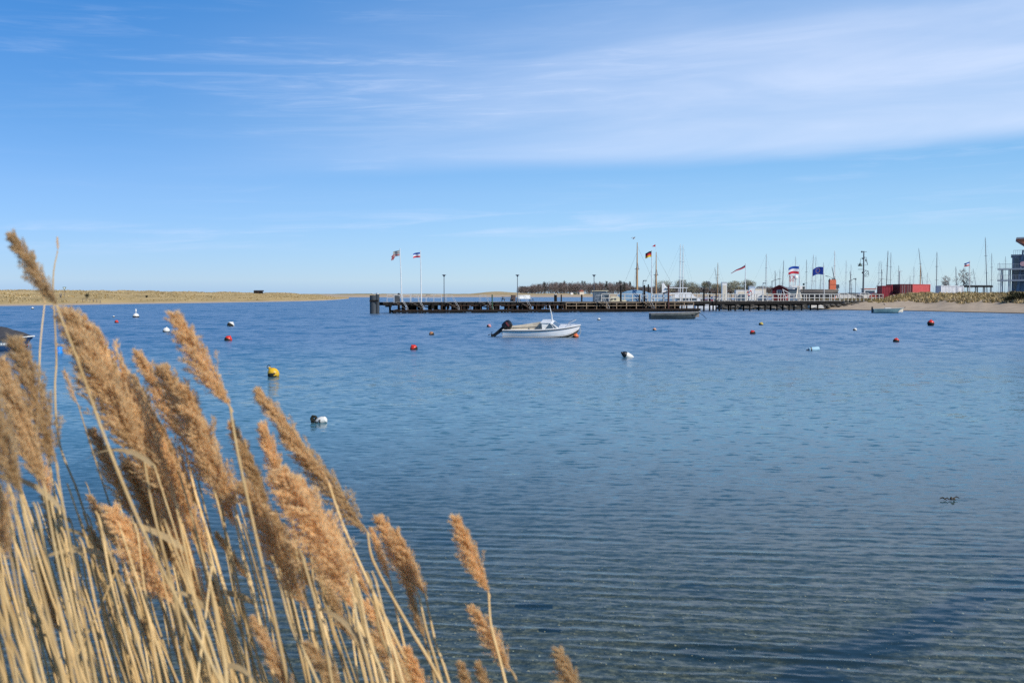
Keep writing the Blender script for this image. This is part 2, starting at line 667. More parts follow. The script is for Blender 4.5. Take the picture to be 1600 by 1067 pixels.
def vmath(op, a, b=None):
    n = nt.nodes.new('ShaderNodeVectorMath')
    n.operation = op
    for i, q in enumerate((a, b)):
        if q is None:
            continue
        if isinstance(q, tuple):
            n.inputs[i].default_value = q
        elif op == 'SCALE' and i == 1:
            if isinstance(q, (int, float)):
                n.inputs['Scale'].default_value = q
            else:
                nt.links.new(q, n.inputs['Scale'])
        else:
            nt.links.new(q, n.inputs[i])
    return n.outputs[0]


# slopes of the fine ripples, from two noises (independent of the distance they are seen from)
s1 = vmath('SUBTRACT', tnoise(nt, pos, 1.0, 4, 0.62, 0.3, (5.0, 11.0, 1, R(9))).outputs['Color'], (0.5, 0.5, 0.5))
s2 = vmath('SUBTRACT', tnoise(nt, pos, 1.0, 3, 0.5, 0.2, (1.3, 1.1, 1, R(9))).outputs['Color'], (0.5, 0.5, 0.5))
s1 = vmath('SCALE', s1, nmap(sx.outputs[1], 6, 60, 0.26, 0.36))
s2 = vmath('SCALE', s2, nmap(sx.outputs[1], 10, 60, 0.06, 0.50))
s3 = vmath('SUBTRACT', tnoise(nt, pos, 1.0, 2, 0.5, 0.2, (0.4, 0.30, 1, R(9))).outputs['Color'], (0.5, 0.5, 0.5))
s3 = vmath('SCALE', s3, nmap(sx.outputs[1], 25, 100, 0.0, 0.55))
# wind lanes: calmer and rougher bands
lane = tnoise(nt, pos, 1.0, 3, 0.5, 0.5, (0.018, 0.05, 1, R(6)))
s12 = vmath('SCALE', vmath('ADD', vmath('ADD', s1, s2), s3), nmap(lane.outputs[0], 0.3, 0.7, 0.7, 1.25))
s12 = vmath('MULTIPLY', s12, (0.55, 1.0, 0.0))
# steep little fronts on the shoreward side of the wavelets
fn_ = tnoise(nt, pos, 1.0, 3, 0.55, 0.3, (2.4, 5.0, 1, R(9)))
fw_ = nt.nodes.new('ShaderNodeMath')
fw_.operation = 'MULTIPLY'
nt.links.new(nmap(fn_.outputs[0], 0.52, 0.72, 0.0, 1.0), fw_.inputs[0])
nt.links.new(nmap(sx.outputs[1], 9, 24, 0.0, 0.21), fw_.inputs[1])
fc_ = nt.nodes.new('ShaderNodeCombineXYZ')
fm2 = nt.nodes.new('ShaderNodeMath')
fm2.operation = 'MULTIPLY'
fm2.inputs[1].default_value = -1
nt.links.new(fw_.outputs[0], fm2.inputs[0])
nt.links.new(fm2.outputs[0], fc_.inputs[1])
s12 = vmath('ADD', s12, fc_.outputs[0])
nrm = vmath('NORMALIZE', vmath('ADD', g.outputs['Normal'], s12))
fr = nt.nodes.new('ShaderNodeFresnel')
fr.inputs['IOR'].default_value = 1.333
nt.links.new(nrm, fr.inputs['Normal'])
gl = nt.nodes.new('ShaderNodeBsdfGlossy')
gl.distribution = 'GGX'
nt.links.new(nrm, gl.inputs['Normal'])
nt.links.new(nmap(sx.outputs[1], 8, 65, 0.03, 0.32), gl.inputs['Roughness'])
tr = nt.nodes.new('ShaderNodeBsdfTransparent')
tr.inputs[0].default_value = (0.80, 0.92, 0.90, 1)
df = nt.nodes.new('ShaderNodeBsdfDiffuse')
nt.links.new(mixc(nt, nmap(sx.outputs[1], 14, 70, 0.0, 1.0), (0.062, 0.162, 0.205), (0.016, 0.130, 0.265)), df.inputs[0])
mb_ = nt.nodes.new('ShaderNodeMixShader')
nt.links.new(nmap(sx.outputs[1], 6.5, 23, 0.03, 1.0), mb_.inputs[0])
nt.links.new(tr.outputs[0], mb_.inputs[1])
nt.links.new(df.outputs[0], mb_.inputs[2])
mx = nt.nodes.new('ShaderNodeMixShader')
# light coming up through the surface is refracted, not mirrored back
bk_ = nt.nodes.new('ShaderNodeMath')
bk_.operation = 'SUBTRACT'
bk_.inputs[0].default_value = 1
nt.links.new(g.outputs['Backfacing'], bk_.inputs[1])
fm_ = nt.nodes.new('ShaderNodeMath')
fm_.operation = 'MULTIPLY'
nt.links.new(fr.outputs[0], fm_.inputs[0])
nt.links.new(bk_.outputs[0], fm_.inputs[1])
nt.links.new(fm_.outputs[0], mx.inputs[0])
nt.links.new(mb_.outputs[0], mx.inputs[1])
nt.links.new(gl.outputs[0], mx.inputs[2])
nt.links.new(mx.outputs[0], mo.inputs[0])

# ---- land strips, lofted column by column from the shoreline back
dunem = mat('dune_grass_ground', (0.47, 0.345, 0.165), (0.30, 0.225, 0.105), 0.10, 0.95, stretch=(1, 0.35, 1), world=True, spec=0.05)
farland = mat('far_shore_ground', (0.42, 0.31, 0.17), (0.30, 0.24, 0.13), 0.02, 0.95, stretch=(1, 0.2, 1), world=True, spec=0.05)
sandm = mat('beach_sand', (0.43, 0.345, 0.25), (0.34, 0.27, 0.195), 0.5, 0.95, world=True, spec=0.1)
wetsand = mat('wet_sand', (0.16, 0.125, 0.085), (0.09, 0.072, 0.05), 0.6, 0.6, world=True)
wrack = mat('beach_wrack', (0.07, 0.055, 0.035), (0.03, 0.025, 0.018), 1.2, 0.9, world=True)


def interp(pts, x):
    for (a, ya), (b_, yb) in zip(pts, pts[1:]):
        if x <= b_:
            t = min(max((x - a) / (b_ - a), 0), 1)
            return ya + (yb - ya) * t
    return pts[-1][1]


def loft(name, px0, px1, step, shore, secs, mats, rough=0.0, rs=0.1, matf=None):
    """shore: [(px, plan distance)], secs(px, dshore) -> [(distance, height)]"""
    px, colsv = px0, []
    while px <= px1 + 1e-6:
        ds = interp(shore, px)
        c = []
        for i, (dd, z) in enumerate(secs(px, ds)):
            p = xz(px, dd, z)
            if rough and z > 0.5:
                p.z += rough * nz(p.x, p.y, rs, 3.0) + rough * 0.6 * nz(p.x, p.y, rs * 3.1, 8.0)
            c.append(p)
        colsv.append(c)
        px += step
    n = len(colsv[0])
    b = MB()
    vs = [p for c in colsv for p in c]
    fs, mi = [], []
    for i in range(len(colsv) - 1):
        for j in range(n - 1):
            fs.append((i * n + j, (i + 1) * n + j, (i + 1) * n + j + 1, i * n + j + 1))
            mi.append(matf(j) if matf else 0)
    b.add(vs, fs)
    b.m = mi
    o = b.build(name, mats, smooth=True)
    o['kind'] = 'structure'
    return o


SPIT = [(-700, 205), (-300, 225), (0, 236), (100, 252), (200, 283), (300, 312), (400, 352), (470, 395), (505, 440), (528, 520), (545, 640)]
RIDGE = [(-700, 4.0), (-300, 3.9), (0, 3.7), (60, 3.85), (130, 3.8), (230, 3.75), (300, 3.45), (400, 3.3), (500, 3.05), (545, 2.9)]


def spit_secs(px, ds):
    r = interp(RIDGE, px)
    w = min(1.0, max(0.0, (545 - px) / 90.0))
    r0 = 0.25 + (r - 0.25) * w
    far = ds * (1.85 if px < 300 else 1.6)
    out_ = [(ds * 0.985, -0.35), (ds, 0.03), (ds * 1.02, 0.25 + 0.1 * w), (ds * 1.035, 0.35 + .2 * w)]
    for k in range(1, 13):
        t = k / 12
        z = 0.5 * w + 0.3 + (r0 - 0.3) * (t ** 0.85)
        out_.append((ds * (1.035 + 0.45 * t), z))
    out_ += [(far, r0 * 0.7), (far * 1.15, -0.5)]
    return out_


loft('sand_spit', -700, 545, 5, SPIT, spit_secs, [dunem, sandm], 0.55, 0.05, lambda j: 1 if j < 2 else 0)


def far_secs(px, ds):
    hump = 2.4 * math.exp(-((px - 775) / 32.0) ** 2) + 0.8 * math.exp(-((px - 840) / 60.0) ** 2)
    return [(ds * 0.99, -0.6), (ds, 0.05), (ds * 1.03, 1.0), (ds * 1.08, 2.0), (ds * 1.13, 3.1 + hump), (ds * 1.3, 3.4 + hump * 0.5), (ds * 1.7, 3.2), (ds * 2.2, -2)]


loft('far_beach', 470, 1400, 8, [(470, 900), (600, 960), (800, 1000), (960, 980), (1100, 900), (1400, 850)], far_secs,
     [farland, sandm, mat('far_meadow', (0.16, 0.17, 0.06), (0.12, 0.12, 0.05), 0.02, 0.95, world=True, spec=0.05)], 0.5, 0.03,
     lambda j: 1 if j < 3 else (0 if j < 4 else 2))

BEACH = [(1240, 186), (1300, 178), (1365, 169), (1430, 165), (1500, 154), (1600, 142), (1800, 120), (2300, 90)]


def land_secs(px, ds):
    w = min(1.0, max(0.0, (px - 1375) / 45.0))
    top = 1.68
    cr = top + (2.78 - top) * w
    out_ = [(ds - 5, -0.4), (ds - 0.4, 0.0), (ds + 1.2, 0.10), (ds + 2.6, 0.30), (ds + 7, 0.75), (ds + 12, 1.25 + 0.15 * w), (ds + 14.5, 1.6 + 0.2 * w)]
    out_ += [(ds + 18, top + (2.1 - top) * w), (ds + 23, top + (2.55 - top) * w), (ds + 27, cr), (ds + 32, cr - 0.25 * w)]
    out_ += [(ds + 40, top + .5 * w), (ds + 70, top), (ds + 74, -0.6)]
    return out_


loft('beach', 1240, 2300, 6, BEACH, land_secs, [sandm, wetsand, wrack, dunem, mat('promenade_paving', (0.30, 0.28, 0.25), (0.22, 0.2, 0.18), 1, 0.9, world=True)],
     0.22, 0.25, lambda j: (1 if j < 1 else 2 if j == 1 else 0 if j < 6 else 3 if j < 11 else 4))

# quay behind the jetty
qm = mat('quay_stone', (0.075, 0.068, 0.055), (0.03, 0.028, 0.024), 0.8, 0.85, world=True, bump=0.5)
pave = MATS['promenade_paving']
a0, a1 = xz(1128, 181, 0), xz(1246, 184, 0)
b = MB()
A, B_ = Vector((a0.x, a0.y, 0)), Vector((a1.x + 14, a1.y, 0))
bk = Vector((4, 42, 0))
vs = [A + Vector((0, 0, -2)), B_ + Vector((0, 0, -2)), B_ + bk + Vector((0, 0, -2)), A + bk + Vector((0, 0, -2))]
vs += [q_ + Vector((0, 0, 3.62)) for q_ in vs]
b.add(vs, [(0, 1, 5, 4), (1, 2, 6, 5), (2, 3, 7, 6), (3, 0, 4, 7)], 0)
b.add(vs[4:], [(0, 1, 2, 3)], 1)
o = b.build('quay', [qm, pave])
o['kind'] = 'structure'
rnd = random.Random(5)
# armour stones along its foot, and one mass of the smaller ones
stm = [MB() for _ in range(4)]
for k, sb in enumerate(stm):
    prof = [(0.05, -0.5), (0.75, -0.35), (1.0, 0.0), (0.72, 0.38), (0.1, 0.52)]
    sb.lathe(prof, 7)
    sb.v = [(x * (1 + .25 * nz(x, y, 1.3, k)), y * (1 + .25 * nz(x, z, 1.3, k + 5)), z * (1 + .3 * nz(y, z, 1.5, k + 9))) for x, y, z in sb.v]
stme = [sb.mesh('quay_stone', mat('boulder_stone', (0.14, 0.125, 0.10), (0.055, 0.05, 0.045), 2, 0.9, bump=0.5, vary=0.35)) for sb in stm]
QUAY = o
i = 0
for k in range(70):
    t = rnd.random()
    p = A.lerp(B_ + Vector((2, 0, 0)), t) + Vector((0, -0.3 - rnd.random() * 2.2, 0))
    s_ = inst('stone', stme[k % 4], QUAY, (p.x, p.y, 0.05 + 0.75 * (1 - (A.y - p.y + 0) / 3.0) * rnd.uniform(0.3, 1.0)), rnd.random() * 6)
    sc_ = rnd.uniform(0.35, 0.75)
    s_.scale = (sc_, sc_ * 0.9, sc_ * 0.8)


# ---- dune grass as one mass of blades
def grass_mass(name, n, pf, hmin, hmax, w, mats, label, blades=6, seed=1):
    rg = random.Random(seed)
    b = MB()
    for _ in range(n):
        p = pf(rg)
        if p is None:
            continue
        h0 = rg.uniform(hmin, hmax)
        mi = rg.randrange(len(mats))
        for _k in range(blades):
            a = rg.random() * 6.283
            lean = rg.uniform(0.1, 0.7) * h0
            h = h0 * rg.uniform(0.6, 1.0)
            q = Vector((p.x + rg.uniform(-.3, .3) * h0, p.y + rg.uniform(-.3, .3) * h0, p.z - 0.08))
            tpp = q + Vector((math.cos(a) * lean - 0.2 * h0, math.sin(a) * lean, h))
            sd = Vector((-math.sin(a) * w * .5 + w * .4, math.cos(a) * w * .5, 0))
            b.add([q - sd, q + sd, tpp], [(0, 1, 2)], mi)
    o = b.build(name, mats)
    return tag(o, label, 'grass', None, 'stuff')


DEP = bpy.context.evaluated_depsgraph_get


def surf(obj_name):
    from mathutils.bvhtree import BVHTree
    me_ = bpy.data.objects[obj_name].data
    t = BVHTree.FromPolygons([v_.co for v_ in me_.vertices], [tuple(p_.vertices) for p_ in me_.polygons])

    def f(x, y):
        h = t.ray_cast(Vector((x, y, 60)), Vector((0, 0, -1)))
        return h[0].z if h[0] else None
    return f


hl, hs_ = surf('beach'), surf('sand_spit')
gm = [mat('marram_straw', (0.62, 0.50, 0.28), (0.46, 0.36, 0.19), 0.4, 0.9, world=True, spec=0.05), mat('marram_olive', (0.38, 0.31, 0.15), (0.26, 0.215, 0.10), 0.4, 0.9, world=True, spec=0.05),
      mat('marram_pale', (0.70, 0.58, 0.36), (0.54, 0.43, 0.25), 0.4, 0.9, world=True, spec=0.05)]


def pf1(rg):
    px = rg.uniform(1385, 1760)
    ds = interp(BEACH, px)
    dd = ds + 11.5 + 22 * rg.random() ** 0.9
    if nz(px * .12, dd, 0.35, 4) < -0.25:
        return None
    p = xz(px, dd, 2)
    z = hl(p.x, p.y)
    return Vector((p.x, p.y, z)) if z is not None else None


grass_mass('dune_grass', 5200, pf1, 0.3, 0.75, 0.16, gm, 'straw coloured marram grass covering the dune bank above the beach', 7, 3)


def pf2(rg):
    px = rg.uniform(1262, 1400)
    ds = interp(BEACH, px)
    dd = ds + rg.uniform(9, 17) + (3 if px > 1330 else 0)
    if px > 1325 and rg.random() < 0.45:
        return None
    p = xz(px, dd, 1)
    z = hl(p.x, p.y)
    return Vector((p.x, p.y, z)) if z is not None else None


grass_mass('bank_grass', 900, pf2, 0.25, 0.6, 0.15, [gm[1], gm[0], gm[1]], 'olive green grass on the low bank beside the jetty end', 7, 9)


def pf3(rg):
    px = rg.uniform(-180, 525)
    ds = interp(SPIT, px)
    dd = ds * rg.uniform(1.04, 1.52)
    p = xz(px, dd, 2)
    z = hs_(p.x, p.y)
    if nz(p.x, p.y, 0.06, 2) < -0.1:
        return None
    return Vector((p.x, p.y, z)) if z is not None else None


grass_mass('spit_grass', 6500, pf3, 0.2, 0.5, 0.22, [gm[0], gm[0], gm[2], mat('marram_dull', (0.30, 0.235, 0.11), (0.21, 0.17, 0.08), 0.4, 0.9, world=True, spec=0.05)] + [mat('marram_gold', (0.46, 0.31, 0.11), (0.32, 0.21, 0.08), 0.1, 0.9, world=True, spec=0.05)],
           'golden dune grass covering the low sand spit', 5, 11)


# ---- trees
twig = [mat('bare_twigs_brown', (0.27, 0.21, 0.19), (0.18, 0.145, 0.135), 0.3, 0.95, vary=0.25, spec=0.05), mat('bare_twigs_olive', (0.30, 0.265, 0.16), (0.20, 0.175, 0.11), 0.3, 0.95, vary=0.25, spec=0.05),  # brown lifted to imitate distance haze over the far wood
        mat('conifer_green', (0.05, 0.06, 0.04), (0.03, 0.036, 0.027), 0.3, 0.95, vary=0.3, spec=0.05), mat('bare_twigs_grey', (0.34, 0.31, 0.28), (0.24, 0.21, 0.19), 0.3, 0.95, spec=0.05)]
bark = mat('tree_bark', (0.17, 0.14, 0.11), (0.10, 0.085, 0.07), 2, 0.95, spec=0.05)


def twigs(b, rg, c, rx, ry, rz_, n, ln, w, mi=0, up=0.5):
    for _ in range(n):
        while True:
            q = Vector((rg.uniform(-1, 1), rg.uniform(-1, 1), rg.uniform(-1, 1)))
            if 0.02 < q.length < 1:
                break
        q = q * (0.35 + 0.65 * rg.random() ** .4)
        p = Vector((c[0] + q.x * rx, c[1] + q.y * ry, c[2] + q.z * rz_))
        dr = (Vector((q.x, q.y, q.z * 0.6 + up)) + Vector((rg.uniform(-.5, .5), rg.uniform(-.5, .5), rg.uniform(-.3, .5)))).normalized()
        sd = dr.cross(Vector((rg.uniform(-1, 1), rg.uniform(-1, 1), rg.uniform(-1, 1)))).normalized() * w
        l_ = ln * rg.uniform(0.5, 1.2)
        b.add([p - sd, p + sd, p + dr * l_], [(0, 1, 2)], mi)


def bare_tree(name, label, cat, px, y, ybase, ytop, wpx, m_, seed, n=420, group=None):
    rg = random.Random(seed)
    base, top = at(px, ybase, y), at(px, ytop, y)
    h = top.z - base.z
    wd = wpx / F * y / 2
    t = thing(name, label, cat, base, 0, group)
    b = MB()
    b.tube([(0, 0, -0.3), (0.02 * h, 0, h * .3), (-.02 * h, 0, h * .62), (0, 0, h * .9)], [h * .028, h * .02, h * .012, h * .003], 6)
    for k in range(9):
        a = rg.random() * 6.28
        z0 = h * rg.uniform(.22, .6)
        e = Vector((math.cos(a) * wd * .75, math.sin(a) * wd * .75, z0 + h * rg.uniform(.18, .34)))
        b.tube([(0, 0, z0), e * 0.5 + Vector((0, 0, z0 * .42)), e], [h * .011, h * .007, h * .002], 5)
    b.build('trunk', bark, t)
    b = MB()
    for k in range(7):
        a = rg.random() * 6.28
        rr = wd * rg.uniform(0.1, .55)
        twigs(b, rg, (math.cos(a) * rr * 1.2, math.sin(a) * rr, h * rg.uniform(.24, .76)), wd * .62, wd * .5, h * .27, n // 7, h * .12, h * .012)
    b.build('crown', m_, t)
    return t


# the wood far off behind the spit reads as one mass
rg = random.Random(21)
b = MB()
for k in range(470):
    px = rg.uniform(810, 1215)
    y = rg.uniform(1120, 1230)
    gy = 458.3
    edge = min(1, (px - 806) / 50)
    topy = 442.2 + 8 * (1 - edge) + rg.uniform(-1.5, 1.5) + 2.2 * nz(px * .06, 0, 1, 5)
    if px > 985:
        topy = 449.5 + rg.uniform(-2.5, 1.5)
    p0, p1 = at(px, gy, y), at(px, topy, y)
    h = p1.z - p0.z
    con = (rg.random() < 0.06 and px < 985)
    if con:
        h *= rg.uniform(1.1, 1.35)
        for kk in range(5):
            f_ = kk / 5
            twigs(b, rg, (p0.x, p0.y, p0.z + h * (.25 + .68 * f_)), 2.6 * (1 - f_) + .4, 2.6 * (1 - f_) + .4, h * .12, 40, 1.4, 0.35, 2, 0)
    else:
        w_ = rg.uniform(3.2, 5.2)
        b.tube([(p0.x, p0.y, p0.z - 1), (p0.x + .3, p0.y, p0.z + h * .6)], [.25, .1], 4, False, 3)
        twigs(b, rg, (p0.x, p0.y, p0.z + h * .48), w_, w_, h * .62, 190, 1.3, 0.26, 0, 0.4)
o = b.build('far_wood', [twig[0], twig[1], twig[2], bark])
tag(o, 'brown leafless wood with a few dark conifers beyond the spit', 'wood', None, 'stuff')

TREES = [(1037, 437, 34, 'broad leafless tree right of the wooden masts'), (1062, 436, 34, 'leafless tree behind the twin white masts'),
         (1080, 440, 26, 'small bare tree right of the twin white masts'), (1101, 439, 26, 'bare tree behind the lamp with the square head'),
         (1120, 442, 26, 'low bare tree behind the grey mast near the lamp'), (1134, 441, 22, 'narrow bare tree left of the paired round trees'),
         (1151, 437, 32, 'round bare tree left of the pole with the pennant'), (1168, 436, 26, 'round bare tree right behind the pole with the pennant')]
for k, (px, ty, w_, lab) in enumerate(TREES):
    bare_tree('bare_tree', lab, 'tree', px, 760 + 14 * k, 458.5, ty, w_, twig[1], 40 + k, 1500, 'round leafless trees behind the harbour')
bare_tree('bare_tree', 'grey leafless tree behind the white containers', 'tree', 1477, 236, 456, 427, 22, twig[3], 61, 330, 'leafless trees near the modern building')
bare_tree('bare_tree', 'taller grey leafless tree beside the striped flag right of the containers', 'tree', 1505, 238, 456, 419, 25, twig[3], 62, 300, 'leafless trees near the modern building')

# ================================================================ JETTY
PA, PB = xz(603, 146, 0), xz(1313, 173, 0)
PU = (PB - PA).normalized()
PN = Vector((-PU.y, PU.x, 0))
PRZ = math.atan2(PU.y, PU.x)
PLEN = (PB - PA).length


def along(px, off=0.0):
    """local x on the jetty (front edge shifted by off) seen in photo column px"""
    lo, hi = -20.0, PLEN + 25
    for _ in range(50):
        mid = (lo + hi) / 2
        p = PA + PU * mid + PN * off
        if CX + F * p.x / (p.y * cp + EYE * spn) < px:
            lo = mid
        else:
            hi = mid
    return (lo + hi) / 2


def pier_pt(px, off, z):
    p = PA + PU * along(px, off) + PN * off
    return Vector((p.x, p.y, z))


DK = 1.62                       # deck level
PW = 3.4                        # deck width
pier = thing('wooden_jetty', 'long dark timber jetty on piles reaching from the beach across the bay', 'jetty', PA, PRZ)
x1 = along(1313)
# deck boards: seen edge on, they run across the jetty
b = MB().box(-0.4, x1, 0.02, 0.16, DK - 0.52, DK - 0.06)
b.box(-0.4, x1, PW - 0.16, PW - 0.02, DK - 0.52, DK - 0.06)
b.build('edge_beam', darkwood, pier)
bm_ = MB().box(-0.07, 0.07, -0.02, PW + .02, -0.055, 0.0).mesh('deck_board', mat('deck_board_grey', (0.33, 0.30, 0.26), (0.20, 0.18, 0.155), 2, 0.85, vary=0.25))
b = MB()
xx, k = -0.4, 0
while xx < x1:
    b.box(xx, xx + 0.145, -0.02 - 0.02 * (k % 3), PW + .02, DK - 0.055, DK + 0.004 * (k % 2))
    xx += 0.16
    k += 1
o = b.build('deck_boards', MATS['deck_board_grey'], pier)
tag(o, kind='stuff')
rg = random.Random(3)
# piles of the jetty: pairs, front and back
front_px = [611, 658, 700, 747, 795, 842, 889, 936, 985, 1030, 1062, 1101, 1126, 1150, 1173, 1197, 1216, 1235, 1254, 1280]
pile_m = MB().tube([(0, 0, -2.2), (0, 0, 0), (0, 0, DK - 0.06)], [0.14, 0.14, 0.13], 9).mesh('pile', darkwood, True)
for px in front_px:
    xl = along(px)
    for yy in (0.35, PW - 0.35):
        inst('pile', pile_m, pier, (xl + rg.uniform(-.1, .1) + (0.5 if yy > 1 else 0), yy, 0))
    bb = MB().box(-0.13, 0.13, 0.03, PW - .03, DK - 0.75, DK - 0.525)
    o = bb.build('cross_beam', darkwood, pier)
    o.location.x = xl
# diagonal braces
br = MB().bar((-1.5, 0, 0.35), (1.5, 0, 1.02), 0.12, 0.16).mesh('brace', darkwood)
br2 = MB().bar((1.5, 0, 0.35), (-1.5, 0, 1.02), 0.12, 0.16).mesh('brace', darkwood)
for a, c in zip(front_px[:10], front_px[1:11]):
    xm = (along(a) + along(c)) / 2
    inst('brace', br if (a // 7) % 2 else br2, pier, (xm, 1.7, 0))
# short hanging fender timbers under the edge
ft = MB().box(-0.1, 0.1, -0.2, -0.05, 0.1, DK - 0.1).mesh('fender_timber', darkwood)
ft2 = MB().box(-0.2, 0.2, -0.22, -0.05, 0.55, DK - 0.1).mesh('fender_timber', darkwood)
px = 676
while px < 1075:
    inst('fender_timber', ft if rg.random() < .5 else ft2, pier, (along(px) + rg.uniform(-.15, .15), 0, 0))
    px += rg.choice([7, 9, 12, 16])

for off_, w0 in ((PW - 0.4, .30), (1.5, .22)):  # random dark boards added to deepen the shade under the deck
    px = 628 + off_
    while px < 1060:
        wv = MB().box(-w0 * rg.uniform(.5, 1.6), w0 * rg.uniform(.5, 1.6), off_ - .05, off_ + .05, rg.uniform(-.1, .5), DK - .06 - .01)
        o = wv.build('shade_board', darkwood, pier)
        o.location.x = along(px, off_)
        px += rg.choice([7, 9, 12, 15, 19])
# railings
rail_post = MB().box(-0.035, 0.035, -0.035, 0.035, 0, 1.12).mesh('rail_post', galv)
rail_post_w = MB().box(-0.06, 0.06, -0.06, 0.06, 0, 1.2).mesh('rail_post', mat('bleached_rail_timber', (0.52, 0.50, 0.46), (0.40, 0.38, 0.34), 4, 0.75))
bleached = MATS['bleached_rail_timber']


def railing(px0, px1, off, z0, h, post, m_, step_px, parent, levels=(1.0, 0.55), w=0.07):
    xa, xb = along(px0, off), along(px1, off)
    b = MB()
    for l_ in levels:
        b.box(xa, xb, off - w * .3, off + w * .3, z0 + h * l_ - w / 2, z0 + h * l_ + w / 2)
    r_ = b.build('railing', m_, parent)
    n = max(1, round((px1 - px0) / step_px))
    for k in range(n + 1):
        s_ = inst('rail_post', post, r_, (xa + (xb - xa) * k / n, off + w * .3 + 0.05, z0))
    return r_


railing(605, 690, PW - .25, DK, 1.12, rail_post, galv, 12, pier, (0.97, 0.52), 0.05)
railing(1018, 1312, 0.15, DK, 1.2, rail_post_w, bleached, 8.4, pier, (0.98, 0.45), 0.11)
railing(940, 1012, PW - .25, DK, 1.2, rail_post_w, bleached, 12, pier, (0.98, 0.45), 0.09)
railing(1022, 1312, PW - .25, DK, 1.2, rail_post_w, bleached, 14, pier, (0.98,), 0.09)
# handrails of the steps down to the landing stage
for px in (614, 640, 695, 748, 808, 930, 1000):
    xa = along(px)
    b = MB()
    for yy in (-0.25, -1.0):
        b.tube([(xa, yy, DK + 1.0), (xa + 0.9, yy, DK + 0.95), (xa + 2.0, yy, 0.75), (xa + 2.0, yy, 0.35)][:4], 0.032, 5)
        b.tube([(xa, yy, DK - 0.1), (xa, yy, DK + 1.0)], 0.032, 5)
    b.build('stair_rail', galv, pier)
    b = MB()
    for k in range(6):
        b.box(xa + 0.1 + k * .32, xa + 0.4 + k * .32, -1.0, -0.25, DK - 0.1 - k * .2, DK - 0.06 - k * .2)
    b.build('stair', greywood, pier)

# ---- lower landing stage along the front
stage = thing('landing_stage', 'low dark landing stage along the front of the jetty just above the water', 'landing stage', PA - PN * 1.25, PRZ)
xs0, xs1 = along(612, -1.25), along(1090, -1.25)
MB().box(xs0, xs1, -0.95, -0.83, 0.12, 0.40).build('edge_beam', darkwood, stage)
MB().box(xs0, xs1, 0.83, 0.95, 0.12, 0.40).build('rear_beam', darkwood, stage)
b = MB()
xx, k = xs0, 0
while xx < xs1:
    b.box(xx, xx + 0.145, -1.0 - 0.015 * (k % 3), 1.0, 0.405, 0.465 + 0.006 * (k % 2))
    xx += 0.165
    k += 1
tag(b.build('deck_boards', brownwood, stage), kind='stuff')
sp_m = MB().tube([(0, 0, -2), (0, 0, 0.12)], 0.15, 8).mesh('pile', darkwood, True)
b = MB()
px = 616
while px < 1090:
    for yy in (-0.7, 0.7):
        inst('pile', sp_m, stage, (along(px, -1.25), yy, 0))
    px += 15.5
# solid wave boards hanging under parts of the stage
for a, c in ((636, 650), (668, 690), (700, 720), (744, 775), (802, 822), (840, 860), (862, 884), (905, 930), (985, 1012), (1020, 1088)):
    MB().box(along(a, -1.25), along(c, -1.25), -0.80, -0.74, -0.25, 0.115).build('wave_board', darkwood, stage)
for (a, c, lv) in ((693, 884, (0.62,)), (888, 1088, (1.0, 0.5))):
    xa, xb = along(a, -1.25), along(c, -1.25)
    b = MB()
    for l_ in lv:
        b.box(xa, xb, 0.80, 0.86, 0.46 + l_ - 0.04, 0.46 + l_ + 0.04)
    tm = mat('pale_brown_rail', (0.34, 0.25, 0.165), (0.22, 0.165, 0.11), 4, 0.8)
    if a < 800:
        tm = brownwood
    r_ = b.build('railing', tm, stage)
    pm = MB().box(-0.05, 0.05, -0.05, 0.05, 0, max(lv) + .03).mesh('rail_post', tm)
    n = round((c - a) / 15)
    for k in range(n + 1):
        inst('rail_post', pm, r_, (xa + (xb - xa) * k / n, 0.90, 0.465))

# ---- dolphin off the jetty head
dol = on(585, 490.2)
t = thing('mooring_dolphin', 'thick pair of dark round piles standing in the water off the jetty head', 'mooring piles', dol)
dm = mat('tarred_pile', (0.055, 0.065, 0.075), (0.028, 0.034, 0.04), 2, 0.7, stretch=(1, 1, .25))
MB().tube([(-0.18, 0, -3), (-0.18, 0, 2.62)], 0.46, 16).build('pile', dm, t, True)
MB().tube([(0.42, 0.35, -3), (0.42, 0.35, 2.75)], 0.26, 12).build('pile', dm, t, True)
MB().box(-0.62, 0.6, -0.5, -0.4, 1.7, 1.95).build('tie_beam', darkwood, t)
MB().tube([(0.40, 0.3, 2.75), (0.40, 0.3, 2.95)], 0.2, 10).build('pile_cap', mat('pale_cap', (0.5, 0.5, 0.48)), t)
# the gull on it
def gull(loc, rz, lab, body_c):
    t = thing('seagull', lab, 'bird', loc, rz)
    b = MB()
    M = Matrix.Rotation(R(70), 4, 'Y')
    b.lathe([(0.004, -0.24), (0.03, -0.18), (0.07, -0.05), (0.085, 0.05), (0.06, 0.15), (0.04, 0.19), (0.048, 0.23), (0.035, 0.275), (0.005, 0.30)], 10, Matrix.Translation((0, 0, 0.2)) @ M)
    b.build('body', body_c, t, True)
    w = MB()
    for s_ in (-1, 1):
        w.add([(-0.28, s_ * .03, .20), (0.08, s_ * .088, .24), (0.02, s_ * .095, .16), (-0.20, s_ * .05, .15)], [(0, 1, 2, 3)])
    w.build('wing', mat('gull_grey', (0.3, 0.31, 0.33)), t)
    MB().bar((.30, 0, .295), (.36, 0, .285), .018).build('beak', yellow, t)
    for s_ in (-1, 1):
        MB().bar((0, s_ * .03, 0.0), (0, s_ * .03, .13), .014).build('leg', orange, t)
    return t


gull(dol + Vector((-0.18, 0, 2.62)), R(170), 'small pale gull standing on the thick mooring piles', white)

